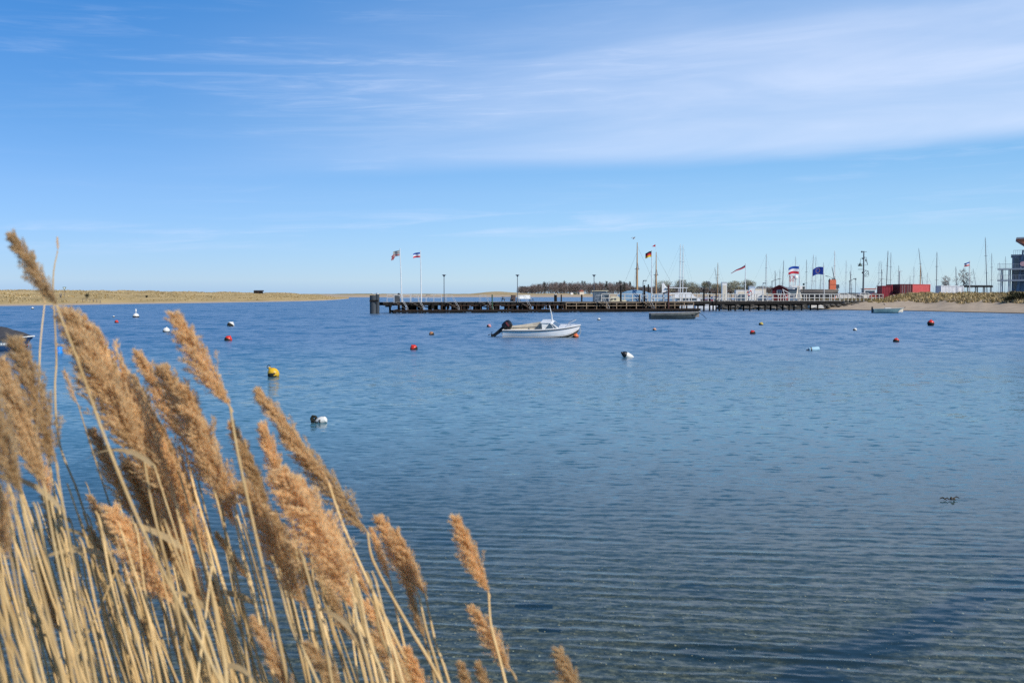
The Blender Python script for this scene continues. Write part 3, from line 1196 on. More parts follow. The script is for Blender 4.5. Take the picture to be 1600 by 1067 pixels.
# ---- tall dark piles beyond the jetty deck
PILES = [(623, 459, 151.5, 0.34, 'short thick dark pile between two white flagpoles on the jetty'), (769, 461, 150, 0.2, 'thin green-topped dark post on the jetty'),
         (868, 460.5, 158, 0.42, 'thick dark pile with a pale top near the white bench'), (877, 461, 158, 0.22, 'dark pile just right of the thick pale-topped one'),
         (909, 461, 158, 0.27, 'low dark pile left of the grey cabin boat'), (970, 446.5, 159, 0.33, 'tall dark pile between the cream cabin boat and the taller wooden mast'),
         (1007, 446.5, 160, 0.32, 'tall dark pile beside the hook-headed lamp'), (1013, 445, 166, 0.26, 'tall slim dark pile just right of the hook-headed lamp'),
         (999, 461, 160, 0.25, 'short dark pile at the foot of the blue boat tent'), (1044.5, 446, 161, 0.33, 'tall reddish brown pile left of the white motor yacht'),
         (1100, 452, 164, 0.30, 'dark pile next to the square-headed lamp'), (1109, 455, 165, 0.28, 'dark pile right of the square-headed lamp'),
         (1119, 458, 164, 0.24, 'dark stub of a pile in front of the bare trees'), (1142, 456, 170, 0.24, 'dark pile left of the white upright box')]
for px, ty, y, r, lab in PILES:
    r *= 0.55 if px in (868, 623) else 0.45
    tp = at(px, ty, y)
    t = thing('mooring_pile', lab, 'pile', (tp.x, tp.y, 0), 0, 'dark mooring piles along the jetty')
    mm = darkwood if px != 1044.5 else mat('red_brown_pile', (0.10, 0.038, 0.03), (0.05, 0.022, 0.018), 2, 0.8)
    if px == 769:
        mm = mat('green_post', (0.03, 0.10, 0.05), (0.02, 0.05, 0.03), 2, 0.8)
    MB().tube([(0.02, 0, -2.5), (0, 0, tp.z)], [r * 1.05, r], 10).build('post', mm, t, True)
    MB().tube([(0, 0, tp.z), (0, 0, tp.z + 0.09)], [r * 0.9, r * .55], 10).build('cap', galv if px == 868 else mm, t)

# ---- jetty lamps
lampm = mat('lamp_post_grey', (0.10, 0.12, 0.14), (0.07, 0.08, 0.095), 3, 0.5)
for px, lab in ((694, 'slim dark lamp post on the jetty right of the second flagpole'), (808.5, 'slim dark lamp post beside the white bench on the jetty'), (928, 'slim dark lamp post in front of the grey cabin boat')):
    p = pier_pt(px, 0.3, DK)
    h = at(px, 432, p.y).z - DK
    t = thing('lamp_post', lab, 'lamp', p, PRZ, 'slim lamp posts on the jetty')
    MB().tube([(0, 0, 0), (0, 0, .8), (0, 0, h)], [0.09, 0.06, 0.05], 8).build('post', lampm, t, True)
    b = MB().lathe([(0.06, h - .05), (.10, h), (.17, h + .10), (.20, h + .16), (.34, h + .19), (.30, h + .24), (.02, h + .30)], 12)
    b.build('lamp_head', lampm, t, True)
    MB().box(-.12, .12, -.1, .1, 0, .02).build('foot', lampm, t)
for px, ty, hd, lab, hw in ((1006, 439, 1, 'lamp with a hooked head among the dark piles', 3.2), (1107, 441, -1, 'grey lamp with a square bent head in front of the trees', 2.8),
                            (1193, 443, 1, 'thin pale lamp with a flat head left of the red hut', 3.0)):
    p = pier_pt(px - hd * 1.5, PW - 0.4, DK)
    tp = at(px, ty, p.y)
    h = tp.z - DK
    t = thing('lamp_post', lab, 'lamp', p, PRZ)
    lm = galv if px > 1150 else lampm
    MB().tube([(0, 0, 0), (0, 0, h - .15), (hd * .12, 0, h)], [.075, .06, .06], 7).build('post', lm, t, True)
    MB().box(min(0.05 * hd, hd * .62), max(0.05 * hd, hd * .62), -.14, .14, h - .02, h + .12).build('lamp_head', lampm, t)
    if px == 1107:
        MB().box(-.34, -.24, -.08, .08, h - .35, h - .02).build('bracket', lampm, t)

# ---- bench, table and bin on the jetty
p = pier_pt(820, 1.9, DK)
t = thing('bench', 'white bench with a wide white back on the jetty deck', 'bench', p, PRZ)
for k in range(3):
    MB().box(-.98, .98, .18 + .02 * k, .22 + .02 * k, .48 + k * .19, .65 + k * .19).build('back_slat', white, t)
for k in range(3):
    MB().box(-1.0, 1.0, -.36 + k * .17, -.21 + k * .17, .43, .47).build('seat_slat', white, t)
for xx in (-.85, .85, 1.3, -1.25):
    b = MB()
    b.bar((xx, -.32, 0), (xx, -.28, .43), .06).bar((xx, .24, 0), (xx, .22, .75 if abs(xx) < 1 else .5), .06).bar((xx, -.34, .40), (xx, .24, .40), .05)
    b.build('leg_frame', darksteel, t)
p = pier_pt(793, 1.9, DK)
t = thing('picnic_table', 'dark picnic table on the jetty left of the white bench', 'table', p, PRZ)
for k in range(4):
    MB().box(-.9, .9, -.4 + k * .2, -.215 + k * .2, .72, .77).build('table_board', greywood, t)
for s_ in (-1, 1):
    MB().box(-.9, .9, s_ * .75 - .13, s_ * .75 + .13, .42, .46).build('seat', greywood, t)
for xx in (-.7, .7):
    b = MB().bar((xx, -.75, 0), (xx, -.2, .74), .08).bar((xx, .75, 0), (xx, .2, .74), .08).bar((xx, -.8, .38), (xx, .8, .38), .07)
    b.build('trestle', darksteel, t)
p = pier_pt(802, 1.7, DK)
t = thing('litter_bin', 'dark brown litter bin between picnic table and lamp post', 'bin', p, PRZ)
MB().box(-.3, .3, -.25, .25, 0.05, .95).build('body', mat('bin_brown', (.07, .04, .035)), t)
MB().box(-.34, .34, -.29, .29, .953, 1.02).build('lid', darksteel, t)
p = pier_pt(620.5, 1.0, DK)
t = thing('control_box', 'dark steel cabinet on the jetty end beside the first flagpole', 'cabinet', p, PRZ)
MB().box(-.32, .32, -.25, .25, 0.0, .95).build('body', darksteel, t)
MB().box(-.36, .36, -.29, .29, .953, 1.0).build('lid', galv, t)

# ================================================================ FLAGS
fl = {k: mat('flag_' + k, c, tuple(x * .85 for x in c), 3, 0.8, spec=0.1) for k, c in dict(blue=(.02, .07, .33), white=(.70, .70, .72), red=(.50, .03, .05), black=(.015, .015, .015), gold=(.72, .42, .02), grey=(.22, .24, .22), dull=(.40, .36, .35), pink=(.42, .12, .12), eu=(.012, .035, .22), dark=(.06, .05, .09)).items()}


def flag_cloth(name, pts_fn, cols_, parent, nx=14):
    """horizontal stripes; pts_fn(u, v) with u from the hoist, v from the top"""
    b = MB()
    n = len(cols_)
    sub = 3
    vs, fs, mi = [], [], []
    ny = n * sub
    for i in range(nx + 1):
        for j in range(ny + 1):
            vs.append(pts_fn(i / nx, j / ny))
    for i in range(nx):
        for j in range(ny):
            fs.append((i * (ny + 1) + j, i * (ny + 1) + j + 1, (i + 1) * (ny + 1) + j + 1, (i + 1) * (ny + 1) + j))
            mi.append(j // sub)
    b.add(vs, fs)
    b.m = mi
    return b.build(name, cols_, parent, True)


def waving(L_, Hh, lift, droop, wave, ph):
    """flies to -x; lift = rise of fly end"""
    def f(u_, v_):
        x = -L_ * (u_ * (1 - 0.08 * u_))
        z = -Hh * v_ * (1 - 0.12 * u_) - droop * u_ * u_ - lift * u_ * (0.3 + .7 * u_) + 0.05 * Hh * math.sin(5 * u_ + ph)
        y = wave * math.sin(6.5 * u_ + ph + 0.6 * v_) * u_ ** 0.5
        return (x, y, z)
    return f


POLES = [
    # px top y, base (world), label, stripes, length px, height px, droop px
    (625, 390, 'tattered', pier_pt(628, 1.6, DK), 'white flagpole at the jetty head with a torn grey and red flag', ['grey', 'dull', 'grey', 'dull', 'pink', 'dull'], 11, 9, 3),
    (657, 393, 'sh', pier_pt(658.5, 1.6, DK), 'white flagpole with a small blue, white and red flag left of the lamps', ['blue', 'white', 'red'], 11.5, 8, 3),
    (1018.5, 392, 'de', pier_pt(1018, 1.8, DK), 'thin white flagpole with a black, red and gold flag between the wooden masts', ['black', 'red', 'gold'], 10, 9, 3),
    (1165, 413, 'pennant', pier_pt(1164, 1.8, DK), 'white flagpole with a long thin drooping pennant', ['dark', 'red'], 22, 4.0, 12),
    (1249, 415, 'sh', xz(1250, 184, 1.65), 'flagpole with the large blue, white and red flag above the red hut', ['blue', 'white', 'red'], 18, 12, 3),
    (1287, 416, 'eu', xz(1288, 186, 1.65), 'flagpole with the dark blue flag left of the orange tower', ['eu'], 18, 12, 4),
    (1515.5, 409, 'sh', xz(1515, 190, 2.0), 'flagpole with a small dark blue, white and red flag left of the modern building', ['blue', 'white', 'red'], 8.5, 6, 2)]
for px, ty, kind, base, lab, cols_, lp, hp, dp in POLES:
    top = at(px, ty, base.y)
    t = thing('flagpole', lab, 'flagpole', base, 0, 'flagpoles round the harbour')
    tl = top - base
    r = 0.075 if px < 1200 else 0.055
    MB().tube([(0, 0, 0), tl * 0.55, tl], [r * 1.25, r, r * .6], 8).build('pole', white, t, True)
    MB().lathe([(0.02, 0), (.08, .04), (.08, .1), (.01, .15)], 8, Matrix.Translation(tl)).build('finial', white, t)
    mpp = base.y / F
    fobj = thing('flag', dict(tattered='torn weathered flag flying left at the jetty head', sh='x', de='black, red and gold flag flying left between two wooden masts', pennant='long narrow pennant trailing down to the left',
                              eu='dark blue flag with a ring of gold stars', ).get(kind, ''), 'flag', base + tl * (1 - 0.1 / tl.length) + Vector((-0.07, 0, 0)), 0, 'flags flying to the left')
    if kind == 'sh':
        fobj['label'] = {657: 'small blue, white and red flag near the jetty head', 1249: 'large blue, white and red flag above the red hut', 1515.5: 'small blue, white and red flag right of the white containers'}[px]
    L_, Hh, D_ = lp * mpp, hp * mpp, dp * mpp
    if kind == 'pennant':
        def f(u_, v_):
            hh = Hh * (1 - u_ * 0.82)
            return (-L_ * u_, 0.15 * math.sin(7 * u_) * u_, -hh * v_ - D_ * (u_ ** 0.9) - .10 * math.sin(8 * u_) * u_)
        c = flag_cloth('cloth', f, [fl[k] for k in cols_], fobj)
    else:
        f = waving(L_, Hh, 0, D_, 0.12, px)
        c = flag_cloth('cloth', f, [fl[k] for k in cols_], fobj)
    if kind == 'eu':
        b = MB()
        for k in range(12):
            a = math.tau * k / 12
            q = Vector(f(0.5 + 0.19 * math.cos(a), 0.5 + 0.30 * math.sin(a)))
            pts = []
            for i in range(10):
                rr = (0.075 if i % 2 == 0 else 0.03)
                pts.append(q + Vector((rr * math.sin(math.tau * i / 10), -0.03, rr * math.cos(math.tau * i / 10))))
            b.add(pts, [tuple(range(10))])
        b.build('stars', fl['gold'], c)
    if kind == 'tattered':
        b = MB()
        for k, (u0, v0, ln) in enumerate(((1.0, .55, .5), (1.0, .8, .75), (.96, 1.0, .45), (.8, 1.0, .6))):
            q = Vector(f(u0, v0))
            b.add([q, q + Vector((.14, 0, 0)), q + Vector((-.12 - .1 * (k % 2), .05, -ln)), q + Vector((-.3, .03, -ln * .7))], [(0, 1, 2), (0, 2, 3)])
        b.build('torn_strip', fl['pink'], c)

# ================================================================ BOATS
def sstep(x):
    x = min(max(x, 0), 1)
    return x * x * (3 - 2 * x)


class Hull:
    def __init__(s, L, B, keel, s0, s1, transom=0.8, power=2.2, rake=0.45, n=22):
        s.L, s.B, s.keel, s.s0, s.s1, s.tr, s.pw, s.rake, s.n = L, B, keel, s0, s1, transom, power, rake, n

    def half(s, t):
        bf = s.tr + (1 - s.tr) * sstep(t / 0.45) if t < 0.45 else max(0.0, 1 - ((t - 0.45) / 0.55) ** s.pw)
        return s.B / 2 * bf

    def sheer(s, t):
        return s.s0 + (s.s1 - s.s0) * t ** 2.2

    def pt(s, t, f):
        """f: 0 keel .. 1 gunwale; returns x, halfbeam, z"""
        b_, zs = s.half(t), s.sheer(t)
        zk = s.keel + (zs * 0.45 - s.keel) * max(0, (t - .74) / .26) ** 2.8
        prof = [(0, 0), (.55, .09), (.87, .24), (.955, .46), (.985, .72), (1.0, 1.0)]
        f5 = f * 5
        i = min(int(f5), 4)
        g_ = f5 - i
        yf = prof[i][0] + (prof[i + 1][0] - prof[i][0]) * g_
        zf = prof[i][1] + (prof[i + 1][1] - prof[i][1]) * g_
        x = -s.L / 2 + s.L * t + s.rake * (zf - 1) * sstep((t - .6) / .4)
        return x, b_ * yf + 0.012, zk + (zs - zk) * zf

    def shell(s, f0, f1, steps=5, mi=0, grow=0.0, t0=0.0, t1=1.0):
        mb = MB()
        for sg in (-1, 1):
            vs = []
            for i in range(s.n + 1):
                for j in range(steps + 1):
                    x, y, z = s.pt(t0 + (t1 - t0) * i / s.n, f0 + (f1 - f0) * j / steps)
                    vs.append((x, sg * (y + grow), z))
            k = steps + 1
            fs = [(i * k + j, (i + 1) * k + j, (i + 1) * k + j + 1, i * k + j + 1) for i in range(s.n) for j in range(steps)]
            mb.add(vs, fs, mi)
        return mb

    def transom(s, mb, f0=0.0, f1=1.0, mi=0):
        a = [s.pt(0, f0 + (f1 - f0) * j / 5) for j in range(6)]
        vs = [(x, y, z) for x, y, z in a] + [(x, -y, z) for x, y, z in reversed(a)]
        mb.add(vs, [tuple(range(12))], mi)
        return mb

    def deck(s, t0, t1, dz=0.0, inset=0.0, n=10):
        mb = MB()
        vs = []
        for i in range(n + 1):
            t = t0 + (t1 - t0) * i / n
            x, y, z = s.pt(t, 1)
            y = max(y - inset, 0.004)
            vs += [(x, -y, z + dz), (x, 0, z + dz + y * 0.05), (x, y, z + dz)]
        fs = []
        for i in range(n):
            for j in (0, 1):
                fs.append((i * 3 + j, (i + 1) * 3 + j, (i + 1) * 3 + j + 1, i * 3 + j + 1))
        return mb.add(vs, fs)

    def strip(s, f, w, out=0.03, t0=0.0, t1=1.0, dz=0):
        """rubbing strake along the hull at f"""
        mb = MB()
        for sg in (-1, 1):
            pts = []
            for i in range(s.n + 1):
                x, y, z = s.pt(t0 + (t1 - t0) * i / s.n, f)
                pts.append(Vector((x, sg * (y + out * .4), z + dz)))
            mb.tube(pts, w / 2, 5)
        return mb

    def inner(s, t0, t1, floor, inset=0.05, n=14):
        mb = MB()
        for sg in (-1, 1):
            vs = []
            for i in range(n + 1):
                x, y, z = s.pt(t0 + (t1 - t0) * i / n, 1)
                y2 = max(y - inset, 0.01)
                vs += [(x, sg * y, z), (x, sg * y2, z + .004), (x, sg * y2 * .86, floor), (x, 0, floor)]
            mb.add(vs, [(i * 4 + j, (i + 1) * 4 + j, (i + 1) * 4 + j + 1, i * 4 + j + 1) for i in range(n) for j in range(3)])
        return mb


# ---- the white motor boat
p = on(848, 527.5)
mbt = thing('motor_boat', 'white open motor boat with small cabin and tilted black outboard, moored in the bay', 'motor boat', p + Vector((0, .9, 0.0)), R(-9))
hullw = mat('white_gelcoat', (0.78, 0.77, 0.75), (0.66, 0.655, 0.64), 1.6, 0.30, bump=0.0)
H_ = Hull(4.95, 1.95, -0.28, 0.56, 0.80, 0.82, 2.8, 0.14)
rollm = MB()
b = H_.shell(0.0, 0.80, 6)
H_.transom(b, 0, 1.0)
hull = b.build('hull', hullw, mbt, True)
HE = R(7)
b = H_.shell(0.80, 1.0, 3)
b.build('topside', hullw, mbt, True)
H_.strip(0.955, 0.055, 0.035).build('rubbing_strake', mat('strake_grey_brown', (0.12, 0.105, 0.095), (0.08, 0.07, 0.065)), mbt, True)
H_.strip(0.62, 0.035, 0.02).build('spray_rail', hullw, mbt, True)
H_.strip(1.0, 0.07, 0.02).build('gunwale', white, mbt, True)
H_.shell(0.20, 0.655, 4, 0, 0.006).build('antifouling', mat('weedy_antifouling', (0.07, 0.065, 0.05), (0.02, 0.022, 0.017), 7, 0.7, stretch=(1, 1, 3)), mbt, True)
H_.inner(0.02, 0.62, 0.12, 0.09).build('cockpit', offwhite, mbt)
H_.deck(0.55, 0.995, 0.015, 0.01).build('foredeck', white, mbt, True)
# raised coaming on both sides, rising to the cabin
for sg in (-1, 1):
    b = MB()
    vs = []
    n = 12
    for i in range(n + 1):
        t_ = 0.06 + 0.5 * i / n
        x, y, z = H_.pt(t_, 1)
        hh = (0.05 + 0.28 * (i / n) ** 1.2) if sg > 0 else 0.03
        vs += [(x, sg * (y - .02), z), (x, sg * (y - .10), z + hh), (x, sg * (y - .14), z + hh), (x, sg * (y - .16), z - .05)]
    b.add(vs, [(i * 4 + j, (i + 1) * 4 + j, (i + 1) * 4 + j + 1, i * 4 + j + 1) for i in range(n) for j in range(3)])
    b.build('coaming', offwhite, mbt)
for xx, lab in ((-1.55, 0), (-0.5, 0)):
    MB().box(xx - .18, xx + .18, -.72, .72, .34, .39).build('thwart', offwhite, mbt)
# cabin
cab = MB()
pol = [(0.10, 0.0), (0.06, 0.39), (0.58, 0.42), (0.72, 0.38), (1.22, 0.05), (1.22, -.05), (0.10, -.05)]


def ring(w, z0):
    return [(x, w * (1 - .16 * max(z, 0) / .6) * (1 - 0.22 * max(0, x - .3)), z0 + z) for x, z in pol]


z0 = 0.60
ra = [(x, -y, z) for x, y, z in ring(0.80, z0)]
rb = ring(0.80, z0)
n = len(pol)
cab.add(ra + rb, [(i, (i + 1) % n, (i + 1) % n + n, i + n) for i in range(n)] + [tuple(range(n)), tuple(reversed(range(n, 2 * n)))])
cab.build('cabin', white, mbt)
glass = mat('cabin_glass', (0.06, 0.09, 0.12), (0.04, 0.06, 0.08), 2, 0.05, spec=0.8)
for sg in (-1, 1):
    def sp_(x, z, o=0.004):
        return (x, sg * (0.80 * (1 - .16 * z / .6) * (1 - 0.22 * max(0, x - .3)) + o), z0 + z)
    MB().add([sp_(.28, .06), sp_(1.04, .06), sp_(.74, .31), sp_(.52, .34)], [(0, 1, 2, 3)]).build('cabin_window', glass, mbt)
    fr_ = MB()
    q = [Vector(sp_(a, c, .012)) for a, c in ((.22, .035), (1.12, .035), (.77, .335), (.49, .37))]
    for i in range(4):
        fr_.bar(q[i], q[(i + 1) % 4], .035)
    fr_.bar(sp_(.84, .05, .012), sp_(.69, .32, .012), .03)
    fr_.build('window_frame', white, mbt)
a = [(1.19, .12), (.80, .50)]
w0, w1 = 0.60, 0.56
MB().add([(1.17, -w0, z0 + .09), (1.17, w0, z0 + .09), (.76, w1, z0 + .365), (.76, -w1, z0 + .365)], [(0, 1, 2, 3)]).build('windscreen', glass, mbt)
MB().box(-0.02, 0.66, -.74, .74, z0 + .405, z0 + .44).build('cabin_roof', white, mbt)
b = MB().tube([(0.64, .1, z0 + .42), (0.62, .1, z0 + .80), (0.48, .1, z0 + 1.45)], [.045, .04, .022], 7)
b.build('pole', white, mbt, True)
b = MB().tube([(1.62, -.55, .78), (1.75, -.52, .96), (2.12, -.28, 1.12), (2.2, 0, 1.13), (2.12, .28, 1.12), (1.75, .52, .96), (1.62, .55, .78)], .018, 6)
b.build('bow_rail', galv, mbt, True)
MB().tube([(2.44, .02, .76), (2.50, -.05, .35), (2.36, -.35, .0), (2.2, -.5, -.12)], .014, 5).build('mooring_line', mat('rope_pale', (.45, .42, .34)), mbt)
# outboard, tilted up
M = Matrix.Translation((-2.56, 0, 0.55)) @ Matrix.Rotation(R(52), 4, 'Y') @ Matrix.Scale(1.18, 4)
ob = MB()
ob.lathe([(0.08, .02), (.17, .06), (.20, .22), (.195, .42), (.15, .54), (.04, .58)], 12, M @ Matrix.Scale(1.25, 4, (1, 0, 0)))
eng = ob.build('outboard_motor', black, mbt, True)
b = MB()
b.prism([(-.12, .05), (.12, .05), (.08, -.55), (.11, -.72), (-.05, -.98), (-.10, -.72), (-.09, -.5)], -.055, .055, 0, M)
b.build('shaft', black, eng)
b = MB().lathe([(.02, -.16), (.06, -.1), (.07, .1), (.03, .22)], 8, M @ Matrix.Translation((-.02, 0, -.72)) @ Matrix.Rotation(R(90), 4, 'Y'))
b.build('gear_case', black, eng, True)
b = MB()
for k in range(3):
    a = math.tau * k / 3 + .4
    c_, s_ = math.cos(a), math.sin(a)
    q = [Vector((-.20, .02 * c_, -.72 + .02 * s_)), Vector((-.17, .16 * c_ - .07 * s_, -.72 + .16 * s_ + .07 * c_)), Vector((-.24, .17 * c_ + .06 * s_, -.72 + .17 * s_ - .06 * c_))]
    b.add([M @ x for x in q], [(0, 1, 2)])
b.build('propeller', black, eng)
b = MB().prism([(-.16, .34), (.10, .34), (.10, .42), (-.16, .42)], -.215, .215, 0, M)
b.build('cowl_stripe', mat('dull_red_stripe', (.22, .05, .05)), eng)
MB().box(-2.62, -2.40, -.16, .16, .18, .60).build('bracket', black, mbt)
MB().box(-2.25, -2.05, -.25, .05, .3, .72).build('fuel_tank', black, mbt)
for ch in mbt.children:
    pass
mbt.rotation_euler[0] = HE

# ---- dark moored workboat in front of the landing stage
p = on(1057, 498.6)
t = thing('rowing_boat', 'long grey wooden rowing boat with dark lower hull in front of the landing stage', 'rowing boat', p + Vector((0, .8, 0)), R(3))
H2 = Hull(5.75, 1.7, -0.25, 0.62, 0.80, 0.70, 2.6, 0.35)
b = H2.shell(0, .80, 5)
H2.transom(b, 0, 1)
b.build('hull', mat('dark_teal_hull', (0.03, 0.045, 0.05), (0.015, 0.022, 0.025), 3, .6), t, True)
H2.shell(.80, 1.0, 3, 0, .004).build('topside', mat('grey_green_topside', (0.15, 0.165, 0.15), (0.08, 0.095, 0.09), 2.2, .7, stretch=(1, 1, 2)), t, True)
H2.strip(1.0, .09, .03).build('gunwale', mat('pale_gunwale', (.30, .28, .24), (.20, .18, .155)), t, True)
H2.strip(.82, .05, .02).build('rubbing_strake', darkwood, t, True)
H2.inner(.03, .97, .2, .07).build('inside', greywood, t)
for xx in (-1.8, -.5, .9, 1.9):
    MB().box(xx - .14, xx + .14, -.68, .68, .52, .57).build('thwart', greywood, t)
MB().tube([(2.85, 0, .6), (3.2, -.3, .3), (3.5, -.5, -.1)], .025, 5).build('mooring_line', black, t)

# ---- green dinghy off the beach
p = on(1390, 489.2)
t = thing('dinghy', 'blue green open dinghy with small outboard lying just off the beach', 'dinghy', p + Vector((0, .6, 0)), R(-4))
H3 = Hull(4.5, 1.6, -0.2, 0.62, 0.74, 0.85, 2.6, 0.55)
b = H3.shell(0, .92, 6)
H3.transom(b)
b.build('hull', mat('blue_green_paint', (0.13, 0.23, 0.25), (0.09, 0.17, 0.19), 2, .45), t, True)
H3.shell(0, .42, 4, 0, .006).build('antifouling', mat('dark_antifouling', (.025, .04, .045)), t, True)
H3.strip(1.0, .08, .03).build('gunwale', mat('pale_green_gunwale', (.42, .47, .45)), t, True)
H3.inner(.02, .98, .15, .06).build('inside', offwhite, t)
for xx in (-1.2, .2):
    MB().box(xx - .15, xx + .15, -.62, .62, .46, .51).build('thwart', offwhite, t)
MB().box(-.5, .35, -.25, .25, .52, .78).build('console', white, t)
b = MB().lathe([(.05, .55), (.12, .6), (.13, .8), (.1, .92), (.02, .95)], 9, Matrix.Translation((-2.3, 0, 0)))
b.prism([(-2.36, .6), (-2.24, .6), (-2.26, .1), (-2.34, .1)], -.04, .04)
b.build('outboard_motor', black, t, True)
MB().tube([(2.2, 0, .74), (2.5, .0, .86)], .05, 6).build('fairlead', black, t)

# ---- upturned tender on the stones at the jetty end
p = xz(1276, 178.5, .25)
t = thing('upturned_dinghy', 'small pale dinghy lying upside down on the shore under the jetty end', 'dinghy', p, R(4))
H4 = Hull(2.9, 1.3, -0.1, .45, .5, .8, 2.2, .2)
b = H4.shell(0, 1, 6)
H4.transom(b)
b.v = [(x, y, .5 - z) for x, y, z in b.v]
b.build('hull', mat('chalky_paint', (.60, .57, .50), (.45, .42, .37)), t, True)
b = H4.strip(1.0, .06, .02)
b.v = [(x, y, .5 - z) for x, y, z in b.v]
b.build('gunwale', greywood, t, True)

# ---- covered blue boat at the left edge
p = on(-6, 549.5)
t = thing('covered_boat', 'blue boat under a dark grey pitched tarpaulin behind the reeds', 'covered boat', p + Vector((-.6, .9, 0)), R(-5))
H5 = Hull(4.2, 1.8, -.25, .55, .72, .85, 2.4, .4)
b = H5.shell(0, 1, 6)
H5.transom(b)
b.build('hull', mat('blue_hull', (.025, .07, .16), (.015, .04, .10), 2, .4), t, True)
H5.strip(1.0, .07, .03).build('gunwale', white, t, True)
H5.shell(.70, .97, 3, 0, .006, .55, .93).build('name_band', mat('grey_name_band', (.22, .25, .28)), t, True)
tm_ = mat('tarpaulin_grey', (.050, .050, .055), (.036, .036, .040), 5, .75, bump=.3)
b = MB()
n = 14
vs = []
for i in range(n + 1):
    tt = .02 + .93 * i / n
    x, y, z = H5.pt(tt, 1)
    rz_ = 1.22 - .50 * max(0, (tt - .55) / .45) ** 1.3 + .02 * math.sin(i * 2.1)
    hang = .14 + .03 * math.sin(i * 1.7)
    for f_, zz in ((-1.04, z - hang), (-1.04, z + .05), (-.5, z + (rz_ - z) * .52), (0, rz_), (.5, z + (rz_ - z) * .52), (1.04, z + .05), (1.04, z - hang)):
        vs.append((x, f_ * y + (0.03 if f_ > 0 else -.03), zz))
b.add(vs, [(i * 7 + j, (i + 1) * 7 + j, (i + 1) * 7 + j + 1, i * 7 + j + 1) for i in range(n) for j in range(6)])
b.build('tarpaulin', tm_, t)
b = MB()
rg = random.Random(4)
for row, (za, hh) in enumerate(((.86, .10), (.74, .09))):
    u_ = .66
    while u_ < .86:
        w_ = rg.choice([.016, .02, .024])
        q = []
        for tt, dz in ((u_, 0), (u_ + w_, 0), (u_ + w_, hh), (u_, hh)):
            x, y, z = H5.pt(tt, za + dz * .8)
            q.append((x, -y - .012, z))
        b.add(q, [(0, 1, 2, 3)])
        u_ += w_ + .008
b.build('lettering', white, t)

# ================================================================ BUOYS
ball_p = [(.02, -1.0), (.38, -.92), (.71, -.71), (.92, -.38), (1.0, 0), (.92, .38), (.71, .71), (.38, .92), (.13, 1.0)]


def ball_mesh(name, m_, top=None):
    b = MB().lathe(ball_p, 18)
    return b.mesh(name, m_, True)


neck = MB().lathe([(.14, .96), (.14, 1.12), (.09, 1.2), (.02, 1.22)], 10).mesh('mooring_eye', black, True)
necks = {}
fm = {}
whitef = mat('white_float', (.72, .71, .66), (.55, .54, .49), 5, .4)
bands = MB().lathe([(.72, -.74), (.93, -.42), (1.012, -.05), (.985, .14), (.90, .2)], 18).mesh('weed_band', growth, True)


def ball_buoy(px, py, wpx, m_, label, tilt=(0, 0), sub=.35, eye=True, group='ball buoys on the bay', band=True):
    p = on(px, py)
    r = wpx / F * p.y / 2
    key = m_.name
    if key not in fm:
        fm[key] = ball_mesh('float_body', m_)
        necks[key] = MB().lathe([(.16, .95), (.14, 1.12), (.09, 1.2), (.02, 1.22)], 10).mesh('mooring_eye', m_, True)
    t = thing('mooring_buoy', label, 'buoy', (p.x, p.y + r, r * (1 - 2 * sub)), 0, group)
    t.rotation_euler = (tilt[1], tilt[0], 0)
    t.scale = (r, r, r)
    inst('float_body', fm[key], t)
    if eye:
        inst('mooring_eye', necks[key], t)
    if band:
        inst('weed_band', bands, t)
    return t


ball_buoy(646, 546.5, 12, red, 'red ball buoy left of the white motor boat', (-.5, .2))
ball_buoy(355, 532.5, 12, red, 'red ball buoy just below the round white buoy, by the reed tips', (.5, -.2))
ball_buoy(900, 527.6, 9, orange, 'orange red ball buoy touching the bow of the white motor boat', (.2, .2), .3)
ball_buoy(1177, 522, 9, red, 'pale topped red ball buoy right below the small yellow one', (-.4, -.3))
ball_buoy(1402, 534.5, 9.5, red, 'red ball buoy in the open water, nearer than the one by the dinghy', (.3, -.3))
ball_buoy(1456.5, 509, 10.5, red, 'bright red ball buoy floating high below the dune bank', (.1, -.1), .15)
ball_buoy(181, 504.5, 6, red, 'tiny red buoy between reed plumes on the dark blue water', (.3, 0), .3)
ball_buoy(764, 511, 7, mat('faded_red_float', (.48, .12, .13), (.40, .3, .3), 3), 'faded red and white buoy behind the outboard motor', (.6, 0))
ball_buoy(674, 523.5, 8, mat('rusty_orange_float', (.46, .19, .07), (.2, .12, .07), 3), 'rusty orange buoy left of the outboard motor', (-.5, 0))
ball_buoy(1023, 516.3, 6, mat('salmon_float', (.62, .33, .22), (.3, .2, .14), 3), 'small salmon coloured buoy below the grey rowing boat', (.4, 0))
ball_buoy(1190, 508, 7, mat('dull_yellow_float', (.52, .40, .08), (.3, .24, .06), 3), 'small dull yellow buoy above the pale topped red one', (.4, 0))
ball_buoy(359, 509.8, 11, whitef, 'white ball buoy with a black base above the red one', (.5, -.5))
ball_buoy(258, 518.8, 11, whitef, 'white ball buoy with a black base, left of the tall reed plume', (.2, .2))
ball_buoy(1337, 516.5, 6, whitef, 'small white buoy with dark underside below the green dinghy', (.4, 0))
ball_buoy(936, 500.3, 5, whitef, 'tiny white buoy right of the motor boat below the landing stage', (0, 0), .3, False)
ball_buoy(50, 483, 4, whitef, 'tiny white buoy close to the spit near the left edge', (0, 0), .25)
ball_buoy(177, 495.8, 3.2, whitef, 'very small white float above the tiny red buoy', (0, 0), .2, False)
ball_buoy(38.5, 543, 7, red, 'red fender ball hanging by the covered blue boat', (0, 0), .1)
